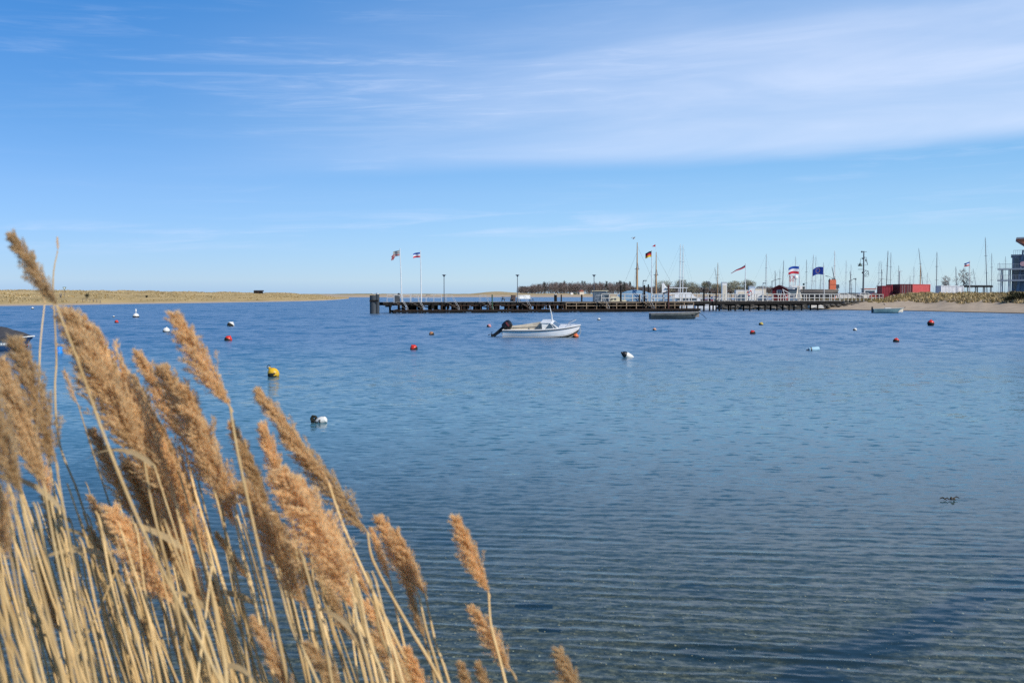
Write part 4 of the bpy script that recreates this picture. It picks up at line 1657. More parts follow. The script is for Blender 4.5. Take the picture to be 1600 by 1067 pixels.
# yellow pear buoy
p = on(425, 589)
t = thing('mooring_buoy', 'yellow pear shaped buoy leaning left, tip up', 'buoy', (p.x, p.y + .2, .1), 0, 'ball buoys on the bay')
t.rotation_euler = (R(-12), R(-38), 0)
b = MB().lathe([(.02, -.2), (.10, -.185), (.165, -.12), (.19, -.02), (.18, .07), (.14, .14), (.08, .19), (.045, .22), (.04, .26), (.01, .27)], 18)
b.build('float_body', yellow, t, True)
b = MB()
b.tube([(.06 * math.cos(a_), 0, .29 + .05 * math.sin(a_)) for a_ in [i * math.tau / 10 for i in range(11)]], .012, 5)
b.build('ring', black, t, True)
b = MB().lathe([(.11, -.19), (.172, -.12), (.194, -.03), (.188, .0)], 18, Matrix.Rotation(R(30), 4, 'Y'))
b.build('weed_band', growth, t, True)
# white-and-black spindle float tilted
p = on(980, 558.5)
t = thing('spindle_buoy', 'white spindle float with a black end, tilted in the water', 'buoy', (p.x + .02, p.y + .15, .07), 0)
t.rotation_euler = (R(8), R(-63), R(12))
pr = [(.02, -.36), (.08, -.33), (.135, -.2), (.15, 0), (.14, .1)]
MB().lathe(pr, 16).build('float_body', whitef, t, True)
MB().lathe([(.14, .1), (.12, .18), (.085, .25), (.05, .28), (.04, .33), (.01, .34)], 16).build('end_cap', black, t, True)
# flat light blue float
p = on(1273, 547.8)
t = thing('spindle_buoy', 'pale blue cylinder float lying flat on the water', 'buoy', (p.x, p.y + .12, .06), 0)
t.rotation_euler = (0, R(86), R(6))
MB().lathe([(.03, -.28), (.10, -.26), (.12, -.2), (.12, .2), (.10, .25), (.03, .27)], 14).build('float_body', mat('pale_blue_float', (.36, .56, .66), (.26, .44, .54)), t, True)
MB().lathe([(.122, -.2), (.122, -.14)], 14).build('band', black, t)
MB().tube([(0, 0, -.28), (0, 0, -.34), (.05, 0, -.42)], .025, 6).build('rope_eye', black, t)
# weed grown white float nearest the reeds
p = on(494, 661)
t = thing('spindle_buoy', 'white float overgrown with black weed, nearest buoy to the reeds', 'buoy', (p.x + .03, p.y + .12, .04), R(-8))
t.scale = (.84, .8, .72)
MB().lathe([(.02, -.14), (.08, -.12), (.115, -.05), (.12, .04), (.09, .13), (.02, .16)], 14, Matrix.Translation((.07, 0, .0)) @ Matrix.Rotation(R(70), 4, 'Y')).build('float_body', whitef, t, True)
b = MB()
rg = random.Random(6)
for k in range(46):
    a, rr = rg.random() * 6.28, rg.uniform(.02, .14)
    q = Vector((-.02 + rg.uniform(-.15, .16), rg.uniform(-.13, .05), rg.uniform(-.06, .03)))
    b.lathe([(.005, -.02), (.022, 0), (.005, .03)], 5, Matrix.Translation(q))
b.build('weed', growth, t)
b = MB().tube([(-.15, 0, -.06), (-.18, 0, .06), (-.15, 0, .13), (-.09, 0, .12), (-.05, 0, .05), (-.10, 0, .02)], [.045, .05, .045, .042, .05, .04], 8)
b.build('weedy_rope', growth, t, True)
# blue drum
p = on(90, 552)
t = thing('drum_buoy', 'bright blue plastic drum floating upright, seen between the reeds at the left', 'buoy', (p.x, p.y + .15, 0), 0)
MB().lathe([(.13, -.2), (.155, -.18), (.155, .0), (.163, .02), (.163, .05), (.155, .07), (.155, .24), (.14, .28), (.05, .285)], 16).build('drum', bluef, t, True)
MB().lathe([(.05, .285), (.05, .31), (.01, .312)], 8, Matrix.Translation((.06, 0, 0))).build('cap', bluef, t)
# light buoy far left
p = on(211, 496)
t = thing('marker_buoy', 'white and dark round marker buoy with a small white light on top', 'buoy', (p.x, p.y + .3, 0), 0)
MB().lathe([(.1, -.3), (.35, -.2), (.40, 0), (.38, .16), (.3, .2)], 16).build('base', black, t, True)
MB().lathe([(.37, .165), (.33, .33), (.2, .44), (.1, .47)], 16).build('float_body', whitef, t, True)
MB().lathe([(.06, .46), (.05, .72), (.11, .74), (.09, .98), (.02, 1.02)], 10).build('light', white, t, True)

# drifting weed and a gull
p = on(1485, 781.5)
t = thing('floating_weed', 'small brown clump of seaweed drifting on the calm water', 'seaweed', (p.x, p.y, .012), 0)
rg = random.Random(9)
wmt = mat('bladderwrack', (.07, .05, .02), (.03, .022, .012), 20, .5)
for k in range(9):
    b = MB()
    q = Vector((rg.uniform(-.07, .07), rg.uniform(-.06, .06), 0))
    pts = [q]
    a = rg.random() * 6.28
    for i in range(4):
        a += rg.uniform(-.7, .7)
        pts.append(pts[-1] + Vector((math.cos(a) * .022, math.sin(a) * .022, [.012, .014, -.002, -.015][i])))
    b.tube(pts, [.004, .007, .009, .007, .002], 5)
    b.build('frond', wmt, t, True)
p = xz(1382, 176, 0)
gz = hl(p.x, p.y)
gull(Vector((p.x, p.y, gz or 1)), R(200), 'small dark bird standing on the beach above the green dinghy', mat('dark_bird', (.03, .03, .035)))

# ================================================================ HARBOUR BEHIND THE JETTY
hull_white = mat('yacht_white', (.72, .72, .72), (.62, .62, .62), 2, .3)
hull_navy = mat('yacht_navy', (.03, .05, .12))
alu = mat('mast_aluminium', (.42, .43, .44), (.34, .35, .36), 3, .4)
mastdark = mat('mast_dark_grey', (.19, .20, .215), (.14, .15, .16), 3, .5)
mastwood = mat('mast_varnished', (.42, .24, .09), (.30, .17, .065), 3, .5, stretch=(1, 1, .2))
wire = mat('rigging_wire', (.16, .16, .17))
HS = Hull(8.6, 2.8, -.5, .95, 1.2, .7, 2.0, .9, 14)
b = HS.shell(0, 1, 4)
HS.transom(b)
hw, hn = b.mesh('hull', hull_white, True), b.mesh('hull', hull_navy, True)
dk = HS.deck(0, .995, .01, .02).mesh('deck', offwhite, True)
cb_ = MB().prism([(-1.6, 1.0), (-1.5, 1.42), (1.1, 1.38), (1.9, 1.1)], -.85, .85).mesh('cabin', hull_white)
cw_ = [MB().box(-1.2, .9, s_ * .852 - .004, s_ * .852 + .004, 1.13, 1.3).mesh('cabin_window', glass) for s_ in (-1, 1)]
bo_ = MB().tube([(0.9, 0, 1.9), (-2.9, 0, 2.0)], .07, 6).mesh('boom', alu)
cov = MB().tube([(0.8, 0, 2.05), (-1, 0, 2.12), (-2.7, 0, 2.1)], [.17, .15, .08], 7).mesh('sail_cover', mat('sail_cover_blue', (.03, .06, .16)), True)


def sailboat(label, px0, py0, px1, py1, y, m_, r=.075, rz=0.3, navy=False, spread=True, full=True):
    base = xz(px0, y, 0)
    top = at(px1, py1, y)
    bz = 1.3
    t = thing('sailboat', label, 'sailboat', base, rz, 'sailing boats moored in the harbour')
    inst('hull', hn if navy else hw, t)
    inst('deck', dk, t)
    inst('cabin', cb_, t)
    for w_ in cw_:
        inst('cabin_window', w_, t)
    inst('boom', bo_, t)
    inst('sail_cover', cov, t)
    inv = Matrix.Rotation(-rz, 4, 'Z')
    tl = inv @ (top - base)
    b0 = Vector((.9, 0, .9))
    if abs(px1 - px0) < 2.5:
        tl = Vector((.9, 0, tl.z))
        # keep the mast over the step
    ax = tl - b0
    mo_ = MB().tube([b0, b0 + ax * .6, tl], [r, r * .9, r * .6], 7).build('mast', m_, t, True)
    if spread:
        for f_ in (.45, .72):
            q = b0 + ax * f_
            MB().tube([q + Vector((0, -.75, .03)), q, q + Vector((0, .75, .03))], .03, 5).build('spreader', m_, mo_)
    b = MB()
    w_ = .007
    b.tube([tl, (4.1, 0, 1.2)], w_, 4).tube([tl, (-4.2, 0, 1.0)], w_, 4)
    for s_ in (-1, 1):
        b.tube([tl, b0 + ax * .45 + Vector((0, s_ * .75, .03)), (.8, s_ * 1.3, 1.0)], w_, 4)
    b.build('rigging', wire, mo_)
    MB().lathe([(.01, 0), (.04, .05), (.04, .2), (.01, .25)], 6, Matrix.Translation(tl)).build('mast_head', m_, mo_)
    return t


SB = [
    ('white masted yacht left of the pair beside the motor yacht', 1055.5, 462, 1056.5, 383, 196, white, .10, .2),
    ('white masted yacht, right one of the pair by the motor yacht', 1060, 462, 1060.5, 384, 203, white, .09, .2),
    ('yacht with straw coloured mast behind the square-headed lamp', 1115.5, 460, 1115.5, 412, 215, mastwood, .08, .4),
    ('yacht with thin dark mast leaning by the straw coloured mast', 1120, 458, 1117, 420, 225, mastdark, .06, .4),
    ('yacht with a tall pale mast standing alone above the flat-headed lamp', 1190.5, 460, 1190.5, 398, 232, alu, .09, .1),
    ('yacht with short dark mast leaning right, behind the red hut roof', 1207, 455, 1211, 424, 240, mastdark, .10, .2),
    ('yacht with short grey mast just right of the dark leaning one at the hut', 1213, 455, 1213.5, 422, 250, mastdark, .06, .3),
    ('yacht with long dark mast leaning right over the red hut', 1216, 452, 1224.5, 408, 242, mastdark, .09, .1),
    ('yacht with thin pale mast left of the large striped flag', 1229, 455, 1229, 416, 262, alu, .05, .2),
    ('yacht with thin white mast rising above the large striped flag', 1237, 455, 1237, 402, 255, alu, .07, .2),
    ('yacht with grey mast between the striped and the blue flag', 1254, 455, 1254, 407, 246, mastdark, .07, .2),
    ('yacht with pale mast leaning right, left one of the crossed pair', 1262, 455, 1271, 399, 252, alu, .08, .2),
    ('yacht with pale mast, right one of the crossed pair', 1268, 455, 1275, 401, 258, alu, .06, .1),
    ('yacht with thin pale mast directly left of the blue flag', 1280.5, 455, 1281, 411, 262, alu, .06, .1),
    ('yacht with dark mast leaning right under the blue flag', 1275, 455, 1283, 425, 248, mastdark, .07, .1),
    ('yacht with thick tall white mast left of the orange tower', 1297, 458, 1297, 393, 226, white, .11, .1),
    ('yacht with thick dark mast leaning left at the orange tower', 1306, 458, 1300, 418, 222, mastdark, .11, .1),
    ('yacht with thin pale mast right of the orange tower', 1316, 455, 1316, 408, 262, alu, .06, .1),
    ('yacht with faint thin mast left of the arm lamp', 1324, 455, 1324, 414, 275, alu, .05, .1),
    ('yacht with dark mast leaning right at the arm lamp', 1325, 457, 1328.5, 425, 228, mastdark, .10, .1),
    ('yacht with thin pale mast right of the signal mast', 1367.5, 455, 1368, 409, 268, alu, .06, .1),
    ('yacht with thin grey mast left of the dark red container', 1374, 455, 1376.5, 409, 262, mastdark, .05, .1),
    ('yacht with tall dark mast leaning right above the dark red container', 1378, 450, 1387.5, 393, 232, mastdark, .11, .1),
    ('yacht with slim grey mast right next to the tall dark leaning mast', 1385, 452, 1387, 396, 240, mastdark, .07, .1),
    ('yacht with short grey mast above the left containers', 1398, 452, 1398.5, 416, 258, mastdark, .07, .1),
    ('yacht with short faint mast above the middle of the containers', 1416, 452, 1416, 432, 262, mastdark, .05, .1),
    ('yacht with thin pale mast left of the wooden mast over the containers', 1422, 452, 1422.5, 417, 266, alu, .06, .1),
    ('yacht with stout wooden mast above the containers', 1431.5, 452, 1432, 415, 236, mastwood, .13, .1),
    ('yacht with tallest thin grey mast above the containers', 1439, 452, 1435.5, 389, 244, mastdark, .08, .1),
    ('yacht with small pale mast above the right end of the containers', 1443, 452, 1442, 428, 262, alu, .05, .1),
    ('yacht with dark mast leaning right where the containers end', 1457, 450, 1464, 395, 234, mastdark, .10, .1),
    ('yacht with dark mast leaning right between the two bare trees', 1489, 455, 1493.5, 418, 236, mastdark, .10, .1),
    ('yacht with thin pale mast behind the taller bare tree', 1508, 455, 1508, 410, 262, alu, .05, .1),
    ('yacht with short grey mast right of the small striped flag', 1524, 455, 1520.5, 421, 258, mastdark, .06, .1),
    ('yacht with the tallest mast, left of the modern building', 1537, 452, 1539.5, 372, 240, mastdark, .10, .1),
    ('yacht with mast leaning right behind the tallest one', 1544, 452, 1549.5, 397, 250, mastdark, .07, .1),
    ('yacht with thin pale mast left of the balconies', 1555, 452, 1555.5, 411, 262, alu, .06, .1),
    ('yacht with thin grey mast rising through the balconies', 1564.5, 452, 1565, 402, 268, mastdark, .06, .1)]
for a in SB:
    sailboat(*a, navy=(int(a[1]) % 3 == 0))

# ---- two-masted wooden sailing ship behind the jetty
y = 176
base = xz(1010, y, 0)
t = thing('wooden_ketch', 'old sailing ship with two varnished wooden masts moored behind the jetty', 'sailing ship', base, R(4))
HK = Hull(13.5, 3.4, -.6, 1.05, 1.6, .75, 2.1, 1.2, 16)
b = HK.shell(0, 1, 5)
HK.transom(b)
b.build('hull', mat('dark_ship_hull', (.04, .05, .06)), t, True)
HK.deck(0, .99, -.1, .05).build('deck', greywood, t)
MB().box(-3, -1.2, -.8, .8, 1.0, 1.9).build('deckhouse', mastwood, t)
for px, ty, r in ((995.5, 379, .20), (1025.5, 394, .17)):
    tp = at(px, ty, y)
    xl = tp.x - base.x
    m_ = MB().tube([(xl, 0, .9), (xl, 0, tp.z * .62), (xl, 0, tp.z * .63), (xl, 0, tp.z)], [r, r * .85, r * .62, r * .3], 9).build('mast', mastwood, t, True)
    b = MB()
    b.tube([(xl, 0, tp.z * .55), (xl + .25, 0, tp.z * .62), (xl + .1, 0, tp.z * .70)], [.03, .05, .03], 5)
    b.build('gaff_jaw', mastdark, m_)
    MB().box(xl - .4, xl + .4, -.1, .1, tp.z * .60, tp.z * .60 + .12).build('crosstree', mastdark, m_)
    b = MB()
    for s_ in (-1, 1):
        for k in range(3):
            b.tube([(xl, s_ * .1, tp.z * .7), (xl - .9 + .5 * k, s_ * 1.6, 1.1)], .012, 4)
    b.tube([(xl, 0, tp.z * .95), (xl + 4.6, 0, 1.5)], .013, 4)
    b.tube([(xl, 0, tp.z * .86), (xl - 3.6, 0, 1.4)], .013, 4)
    b.build('rigging', wire, m_)
    MB().tube([(xl + .2, 0, 2.4), (xl + 3.2, 0, 2.6)], .1, 7).build('boom', mastwood, m_)
    if px > 1000:
        q = Vector((xl, 0, tp.z))
        MB().tube([q, q + Vector((-.15, 0, 1.4))], .025, 5).build('flag_staff', white, m_)
        MB().add([q + Vector((-.15, 0, 1.4)), q + Vector((-.15, 0, .95)), q + Vector((-.75, .1, .98))], [(0, 1, 2)]).build('masthead_pennant', fl['red'], m_)
# gull in flight above the taller mast
q = at(990, 373, 170)
t = thing('seagull', 'gull flying just above the taller wooden mast', 'bird', q, R(20))
MB().lathe([(.01, -.28), (.08, -.1), (.09, .08), (.05, .22), (.01, .3)], 8, Matrix.Rotation(R(82), 4, 'Y')).build('body', white, t, True)
b = MB()
for s_ in (-1, 1):
    b.add([(-.10, 0, .05), (.14, 0, .05), (.18, s_ * .42, .28), (-.06, s_ * .42, .26), (-.12, s_ * .85, .12)], [(0, 1, 2, 3), (3, 2, 4)])
b.build('wings', mat('gull_grey', (.3, .31, .33)), t)

# ---- motor cruisers
def cruiser(label, px, y, L_, hullm, cabm, parts, rz=0.0, name='cabin_cruiser', flip=False):
    base = xz(px, y, 0)
    t = thing(name, label, 'cabin boat', base, rz)
    Hc = Hull(L_, L_ * .31, -.4, .95, 1.35, .85, 2.3, .9, 14)
    b = Hc.shell(0, 1, 4)
    Hc.transom(b)
    b.build('hull', hullm, t, True)
    Hc.strip(.9, .09, .03).build('rubbing_strake', darksteel, t, True)
    Hc.deck(.0, .99, .01, .03).build('deck', offwhite, t, True)
    for nm, poly, hw_, m_ in parts:
        MB().prism(poly, -hw_, hw_).build(nm, m_, t)
    return t


cream = mat('cream_cabin', (.66, .60, .42), (.54, .48, .33), 3, .5)
greyblue = mat('grey_blue_wheelhouse', (.13, .17, .21), (.09, .12, .155), 2, .4)
parts = [('wheelhouse', [(-1.9, 1.0), (-1.9, 3.0), (-1.6, 3.25), (.1, 3.25), (.5, 2.0), (.5, 1.0)], 1.05, greyblue),
         ('wheelhouse_roof', [(-2.2, 3.26), (-2.2, 3.36), (.45, 3.38), (.45, 3.28)], 1.2, cream)]
t = cruiser('grey boat with dark wheelhouse and cream cabin behind the third lamp post', 945, 163, 8.5, mat('dark_grey_hull', (.05, .06, .075)), cream, parts, .0)
for k, x0_ in enumerate((-1.7, -.9, -.1)):
    MB().box(x0_, x0_ + .62, -1.062, -1.052, 2.15, 2.95).build('window', glass, t)
MB().prism([(.8, 1.1), (.8, 2.45), (2.2, 2.4), (2.4, 1.9), (3.4, 1.8), (3.5, 1.2)], -.95, .95).build('fore_cabin', cream, t)
for x0_ in (1.05, 1.6):
    MB().lathe([(.16, 0), (.16, .02)], 10, Matrix.Translation((x0_, -.952, 1.95)) @ Matrix.Rotation(R(90), 4, 'X')).build('porthole', glass, t)
MB().box(2.45, 2.75, -.965, -.955, 1.25, 1.72).build('window', glass, t)
for k, x0_ in enumerate((-3.9, -3.2, -2.6)):
    MB().lathe([(.02, -.35), (.3, -.2), (.34, 0), (.3, .2), (.02, .35)], 10, Matrix.Translation((x0_, -1.2, 1.25))).build('fender', black, t, True)

tentb = mat('boat_tent_blue', (.13, .24, .36), (.10, .19, .29), 2, .7)
tentg = mat('boat_tent_grey', (.42, .43, .44), (.34, .35, .37), 2, .8)
tentp = mat('boat_tent_slate', (.16, .24, .33), (.12, .19, .27), 2, .8)


def tentboat(label, px, y, L_, ridge, m1, m2, rz=0.0):
    t = thing('covered_yacht', label, 'covered boat', xz(px, y, 0), rz)
    Hc = Hull(L_, 2.6, -.4, 1.0, 1.2, .85, 2.3, .6, 14)
    b = Hc.shell(0, 1, 4)
    Hc.transom(b)
    b.build('hull', hull_white, t, True)
    b = MB()
    vs, n = [], 10
    for i in range(n + 1):
        tt = .02 + .94 * i / n
        x, yy, z = Hc.pt(tt, 1)
        rz_ = z + (ridge - z) * (math.sin(math.pi * min(max(tt * .9 + .08, 0), 1)) ** .6)
        for f_, zz in ((-1.03, z - .2), (-1.0, z + .35), (0, rz_), (1.0, z + .35), (1.03, z - .2)):
            vs.append((x, f_ * yy, zz + .03 * math.sin(3 * i + f_)))
    b.add(vs, [(i * 5 + j, (i + 1) * 5 + j, (i + 1) * 5 + j + 1, i * 5 + j + 1) for i in range(n) for j in range(4)])
    b.m = [0 if (k % 4 in (1, 2)) else 1 for k in range(len(b.f))]
    b.build('tent_cover', [m1, m2], t)
    return t


tentboat('boat under a grey tent with a blue ridge behind the jetty', 995, 165, 8.0, 3.5, tentb, tentg)
tentboat('boat under a slate blue tent left of the reddish pile', 1030, 167, 6.6, 2.9, tentp, tentg)
parts = [('saloon', [(-4.2, 1.0), (-4.2, 2.3), (2.2, 2.3), (3.6, 1.3)], 1.4, hull_white), ('flybridge', [(-3.2, 2.31), (-3.2, 3.0), (1.2, 3.1), (1.9, 2.31)], 1.3, hull_white)]
t = cruiser('large white motor yacht with flybridge behind the jetty railing', 1067, 186, 12.0, hull_white, hull_white, parts, R(4))
MB().prism([(-3.6, 3.9), (-3.5, 4.05), (.6, 4.02), (.7, 3.9)], -1.2, 1.2).build('hard_top', hull_white, t)
for x0_ in (-3.2, -1.2, .3):
    MB().tube([(x0_, -1.1, 3.0), (x0_ + .1, -1.1, 3.9)], .05, 6).build('top_support', hull_white, t)
for x0_ in (-3.8, -2.2, -.6, .9):
    MB().box(x0_, x0_ + 1.3, -1.42, -1.405, 1.62, 2.08).build('window', glass, t)
MB().prism([(-3.6, 4.06), (-3.9, 4.9), (-3.75, 4.95), (-3.1, 4.06)], -.06, .06).build('radar_arch', hull_white, t)
MB().add([(-4.2, -.9, 3.0), (-4.2, -.9, 4.9), (-3.0, -.9, 3.4)], [(0, 1, 2)]).build('canvas_screen', white, t)
SMALL = [(1093, 190, 5.5, 'small white cabin boat left of the square-headed lamp', hull_white, white), (1106, 178, 5.0, 'small white and red cabin boat behind the square-headed lamp', hull_white, mat('maroon_cabin', (.25, .05, .06))),
         (1125, 196, 6.0, 'small white cabin boat in front of the straw coloured mast', hull_white, offwhite), (1160, 205, 6.0, 'white cabin boat beside the pennant flagpole', hull_white, white)]
for px, y, L_, lab, h_, c_ in SMALL[:3]:
    parts = [('cabin', [(-1.2, 1.0), (-1.1, 1.9), (.6, 1.9), (1.3, 1.2)], .75, c_), ('windscreen', [(.62, 1.3), (.6, 1.85), (.72, 1.85), (1.2, 1.3)], .70, glass)]
    t = cruiser(lab, px, y, L_, h_, c_, parts, R(10))
    MB().box(-.9, .3, -.765, -.755, 1.42, 1.75).build('window', glass, t)

# ---- things on the quay
QZ = 1.62
def q_at(px, y):
    return xz(px, y, QZ)


for px, y, w_, d_, h_, lab, m_ in ((1132, 184, .9, .8, 3.3, 'tall narrow white cabinet at the left end of the quay', white), (1175, 186, 1.1, .8, 2.6, 'pale blue upright board beside the pennant pole', mat('pale_blue_board', (.45, .55, .66))),
                                  (1186, 188, 2.6, 1.6, 2.2, 'low cream cabin on the quay left of the flat-headed lamp', offwhite), (1160, 188, 2.4, 1.4, 1.9, 'white site box on the quay behind the white railing', white)):
    p = q_at(px, y)
    t = thing('quay_cabinet', lab, 'cabinet', p)
    MB().box(-w_ / 2, w_ / 2, 0, d_, 0, h_).build('body', m_, t)
    MB().box(-w_ / 2 - .05, w_ / 2 + .05, -.05, d_ + .05, h_ + .003, h_ + .1).build('lid', galv, t)
    MB().box(-w_ * .36, w_ * .36, -.03, -.004, .12, h_ * .85).build('door', offwhite if m_ is white else white, t)
p = q_at(1171, 182)
t = thing('life_ring_stand', 'red and white life ring on a white post behind the railing', 'life ring', p)
MB().box(-.06, .06, -.06, .06, 0, 2.0).build('post', white, t)
b = MB()
pts = [(.42 * math.cos(a), -.14, 1.35 + .42 * math.sin(a)) for a in [i * math.tau / 20 for i in range(21)]]
b.tube(pts, .10, 8)
b.m = [(1 if (i // 8) % 5 < 2 else 0) for i in range(len(b.f))]
b.build('ring', [red, white], t, True)

# red hut
p = q_at(1219, 186)
hut = thing('red_hut', 'dark red wooden hut with white framed window on the quay', 'hut', p, R(-24))
redw = mat('falu_red_boards', (.22, .022, .026), (.15, .016, .02), 3, .8)
W2, D2, HH, RG = 1.25, 1.15, 2.15, 2.75
b = MB()
for face in range(4):
    n = 10
    ln = (W2 if face % 2 == 0 else D2) * 2
    for k in range(n):
        x0_, x1_ = -ln / 2 + ln * k / n + .008, -ln / 2 + ln * (k + 1) / n - .008
        M = Matrix.Rotation(face * math.pi / 2, 4, 'Z') @ Matrix.Translation((0, -(D2 if face % 2 == 0 else W2), 0))
        bb = MB().box(x0_, x1_, -.03 - .006 * (k % 2), 0, 0, HH, 0, M)
        bb.build('board', redw, hut)
MB().box(-W2 + .01, W2 - .01, -D2 + .01, D2 - .01, 0, HH - .01).build('wall', redw, hut)
for s_ in (-1, 1):
    MB().prism([(-W2, HH), (W2, HH), (0, RG)], s_ * D2 - .02, s_ * D2 + .02).build('gable', redw, hut)
for s_ in (-1, 1):
    MB().prism([(0, RG + .10), (s_ * (W2 + .25), HH - .02), (s_ * (W2 + .25), HH - .12), (0, RG)], -D2 - .3, D2 + .3).build('roof', mat('hut_roof', (.10, .075, .07)), hut)
    MB().bar((0, -D2 - .31, RG + .08), (s_ * (W2 + .26), -D2 - .31, HH - .06), .05, .12).build('barge_board', mat('barge_red', (.17, .05, .05)), hut)
w_ = MB()
for a_, c_ in (((-.38, 1.05), (.38, 1.05)), ((.38, 1.05), (.38, 1.9)), ((.38, 1.9), (-.38, 1.9)), ((-.38, 1.9), (-.38, 1.05))):
    w_.bar((a_[0], -D2 - .06, a_[1]), (c_[0], -D2 - .06, c_[1]), .09)
w_.bar((0, -D2 - .055, 1.05), (0, -D2 - .055, 1.9), .05)
wf = w_.build('window', white, hut)
MB().box(-.34, .34, -D2 - .05, -D2 - .04, 1.09, 1.86).build('pane', glass, wf)
MB().box(W2 + .01, W2 + 1.2, -D2 - .3, D2 + .3, HH - .05, HH + .08).build('awning', white, hut)
MB().box(W2 + .04, W2 + .06, -.5, .4, .05, 1.95).build('door', mat('bright_red_door', (.42, .05, .04)), hut)
p = q_at(1229, 181.5)
t = thing('triangle_frame', 'white triangular frame standing in front of the red hut', 'frame', p, 0)
q = [Vector((-.55, 0, .15 + .6)), Vector((-.7, .1, 2.0)), Vector((.75, 0, 1.25))]
q = [Vector((-.75, 0, 2.05)), Vector((.75, 0, 1.2)), Vector((-.15, 0, .55))]
for i in range(3):
    MB().bar(q[i], q[(i + 1) % 3] + (q[(i + 1) % 3] - q[i]) * .03, .10).build('frame_bar', white, t)
MB().bar((-.15, 0, 0), (-.15, 0, .6), .09).build('post', white, t)
p = q_at(1239, 188)
t = thing('kiosk', 'small blue and white kiosk with a flat awning right of the red hut', 'kiosk', p)
MB().box(-1.2, 1.0, 0, 2, 0, 2.3).build('wall', mat('kiosk_blue', (.14, .22, .33)), t)
MB().box(-1.35, 1.15, -.5, 2.1, 2.303, 2.5).build('roof', mat('kiosk_roof', (.36, .45, .52)), t)
MB().box(-.9, .7, -.03, -.004, 1.0, 1.9).build('window', glass, t)
MB().box(-1.0, .8, -.25, -.03, .88, .96).build('counter', white, t)
p = q_at(1247, 182)
t = thing('folded_parasol', 'folded cream parasol standing on the quay beside the dark boat hull', 'parasol', p)
b = MB()
n = 10
prof = [(.05, 2.75), (.16, 2.3), (.30, 1.7), (.48, .9), (.58, .45), (.5, .3)]
b.lathe(prof, n)
b.v = [(x * (1 + .3 * math.cos(5 * math.atan2(y, x))), y * (1 + .3 * math.cos(5 * math.atan2(y, x))), z) for x, y, z in b.v]
b.build('canopy', offwhite, t)
MB().tube([(0, 0, 0), (0, 0, 2.9)], .04, 6).build('pole', white, t)
MB().lathe([(.35, 0), (.35, .08), (.1, .12)], 10).build('base', galv, t)

# dark old boat laid up on the quay with the orange tower behind
p = q_at(1279, 196)
t = thing('laid_up_boat', 'long dark wooden boat hull laid up on the quay behind the railing', 'boat', p, R(2))
HL = Hull(8.0, 2.6, .15, 2.1, 2.0, .6, 2.2, .5, 16)
b = HL.shell(0, .78, 5)
HL.transom(b)
b.build('hull', mat('tarred_hull', (.035, .04, .045), (.02, .023, .027)), t, True)
HL.shell(.78, 1, 2, 0, .004).build('topside', mat('grey_brown_topside', (.16, .14, .125), (.10, .09, .08)), t, True)
HL.strip(1, .09, .02).build('gunwale', mat('pale_gunwale', (.42, .40, .34)), t, True)
HL.deck(0, .99, -.05, .04).build('deck', greywood, t)
for xx in (-2.6, 0, 2.4):
    for s_ in (-1, 1):
        MB().bar((xx, s_ * 1.4, 0), (xx, s_ * .75, .9), .14).build('prop', brownwood, t)
MB().box(-2.8, 2.8, -.12, .12, 0, .16).build('keel_block', brownwood, t)
p = q_at(1300, 203)
t = thing('orange_tower', 'orange box tower with dark studs on top beside the dark hull', 'tower', p)
b = MB()
b.box(-.62, .62, -.5, .5, 0, 4.1)
b.build('body', mat('signal_orange', (.66, .17, .08), (.50, .12, .06)), t)
for k in range(3):
    MB().box(-.64, .64, -.53, -.503, .9 + k * 1.1, .96 + k * 1.1).build('seam', mat('seam_dark_orange', (.3, .07, .04)), t)
for xx in (-.52, 0, .52):
    MB().lathe([(.12, 4.1), (.13, 4.25), (.06, 4.34), (.01, 4.35)], 8, Matrix.Translation((xx, 0, 0))).build('stud', black, t)
MB().box(-.78, -.62, -.1, .1, 3.7, 4.0).build('stud_side', black, t)
p = q_at(1308.5, 200)
t = thing('notice_board', 'small dark square board on a post right of the orange tower', 'sign', p)
MB().box(-.06, .06, -.05, .05, 0, 2.4).build('post', darksteel, t)
MB().box(-.30, .30, -.09, -.053, 2.35, 3.1).build('board', mat('board_dark_blue', (.04, .07, .10)), t)
p = q_at(1255.5, 181.6)
t = thing('round_sign', 'dark round topped signal post on the jetty beside the dark hull', 'sign', p)
MB().tube([(0, 0, 0), (0, 0, 2.3)], .05, 7).build('post', darksteel, t)
MB().lathe([(.02, 2.75), (.16, 2.82), (.20, 2.98), (.14, 3.12), (.02, 3.16)], 10).build('lamp_ball', mat('dark_green_lamp', (.02, .05, .055)), t, True)
MB().box(-.2, .2, -.08, .08, 2.1, 2.55).build('lamp_box', mat('dark_green_lamp', (.02, .05, .055)), t)

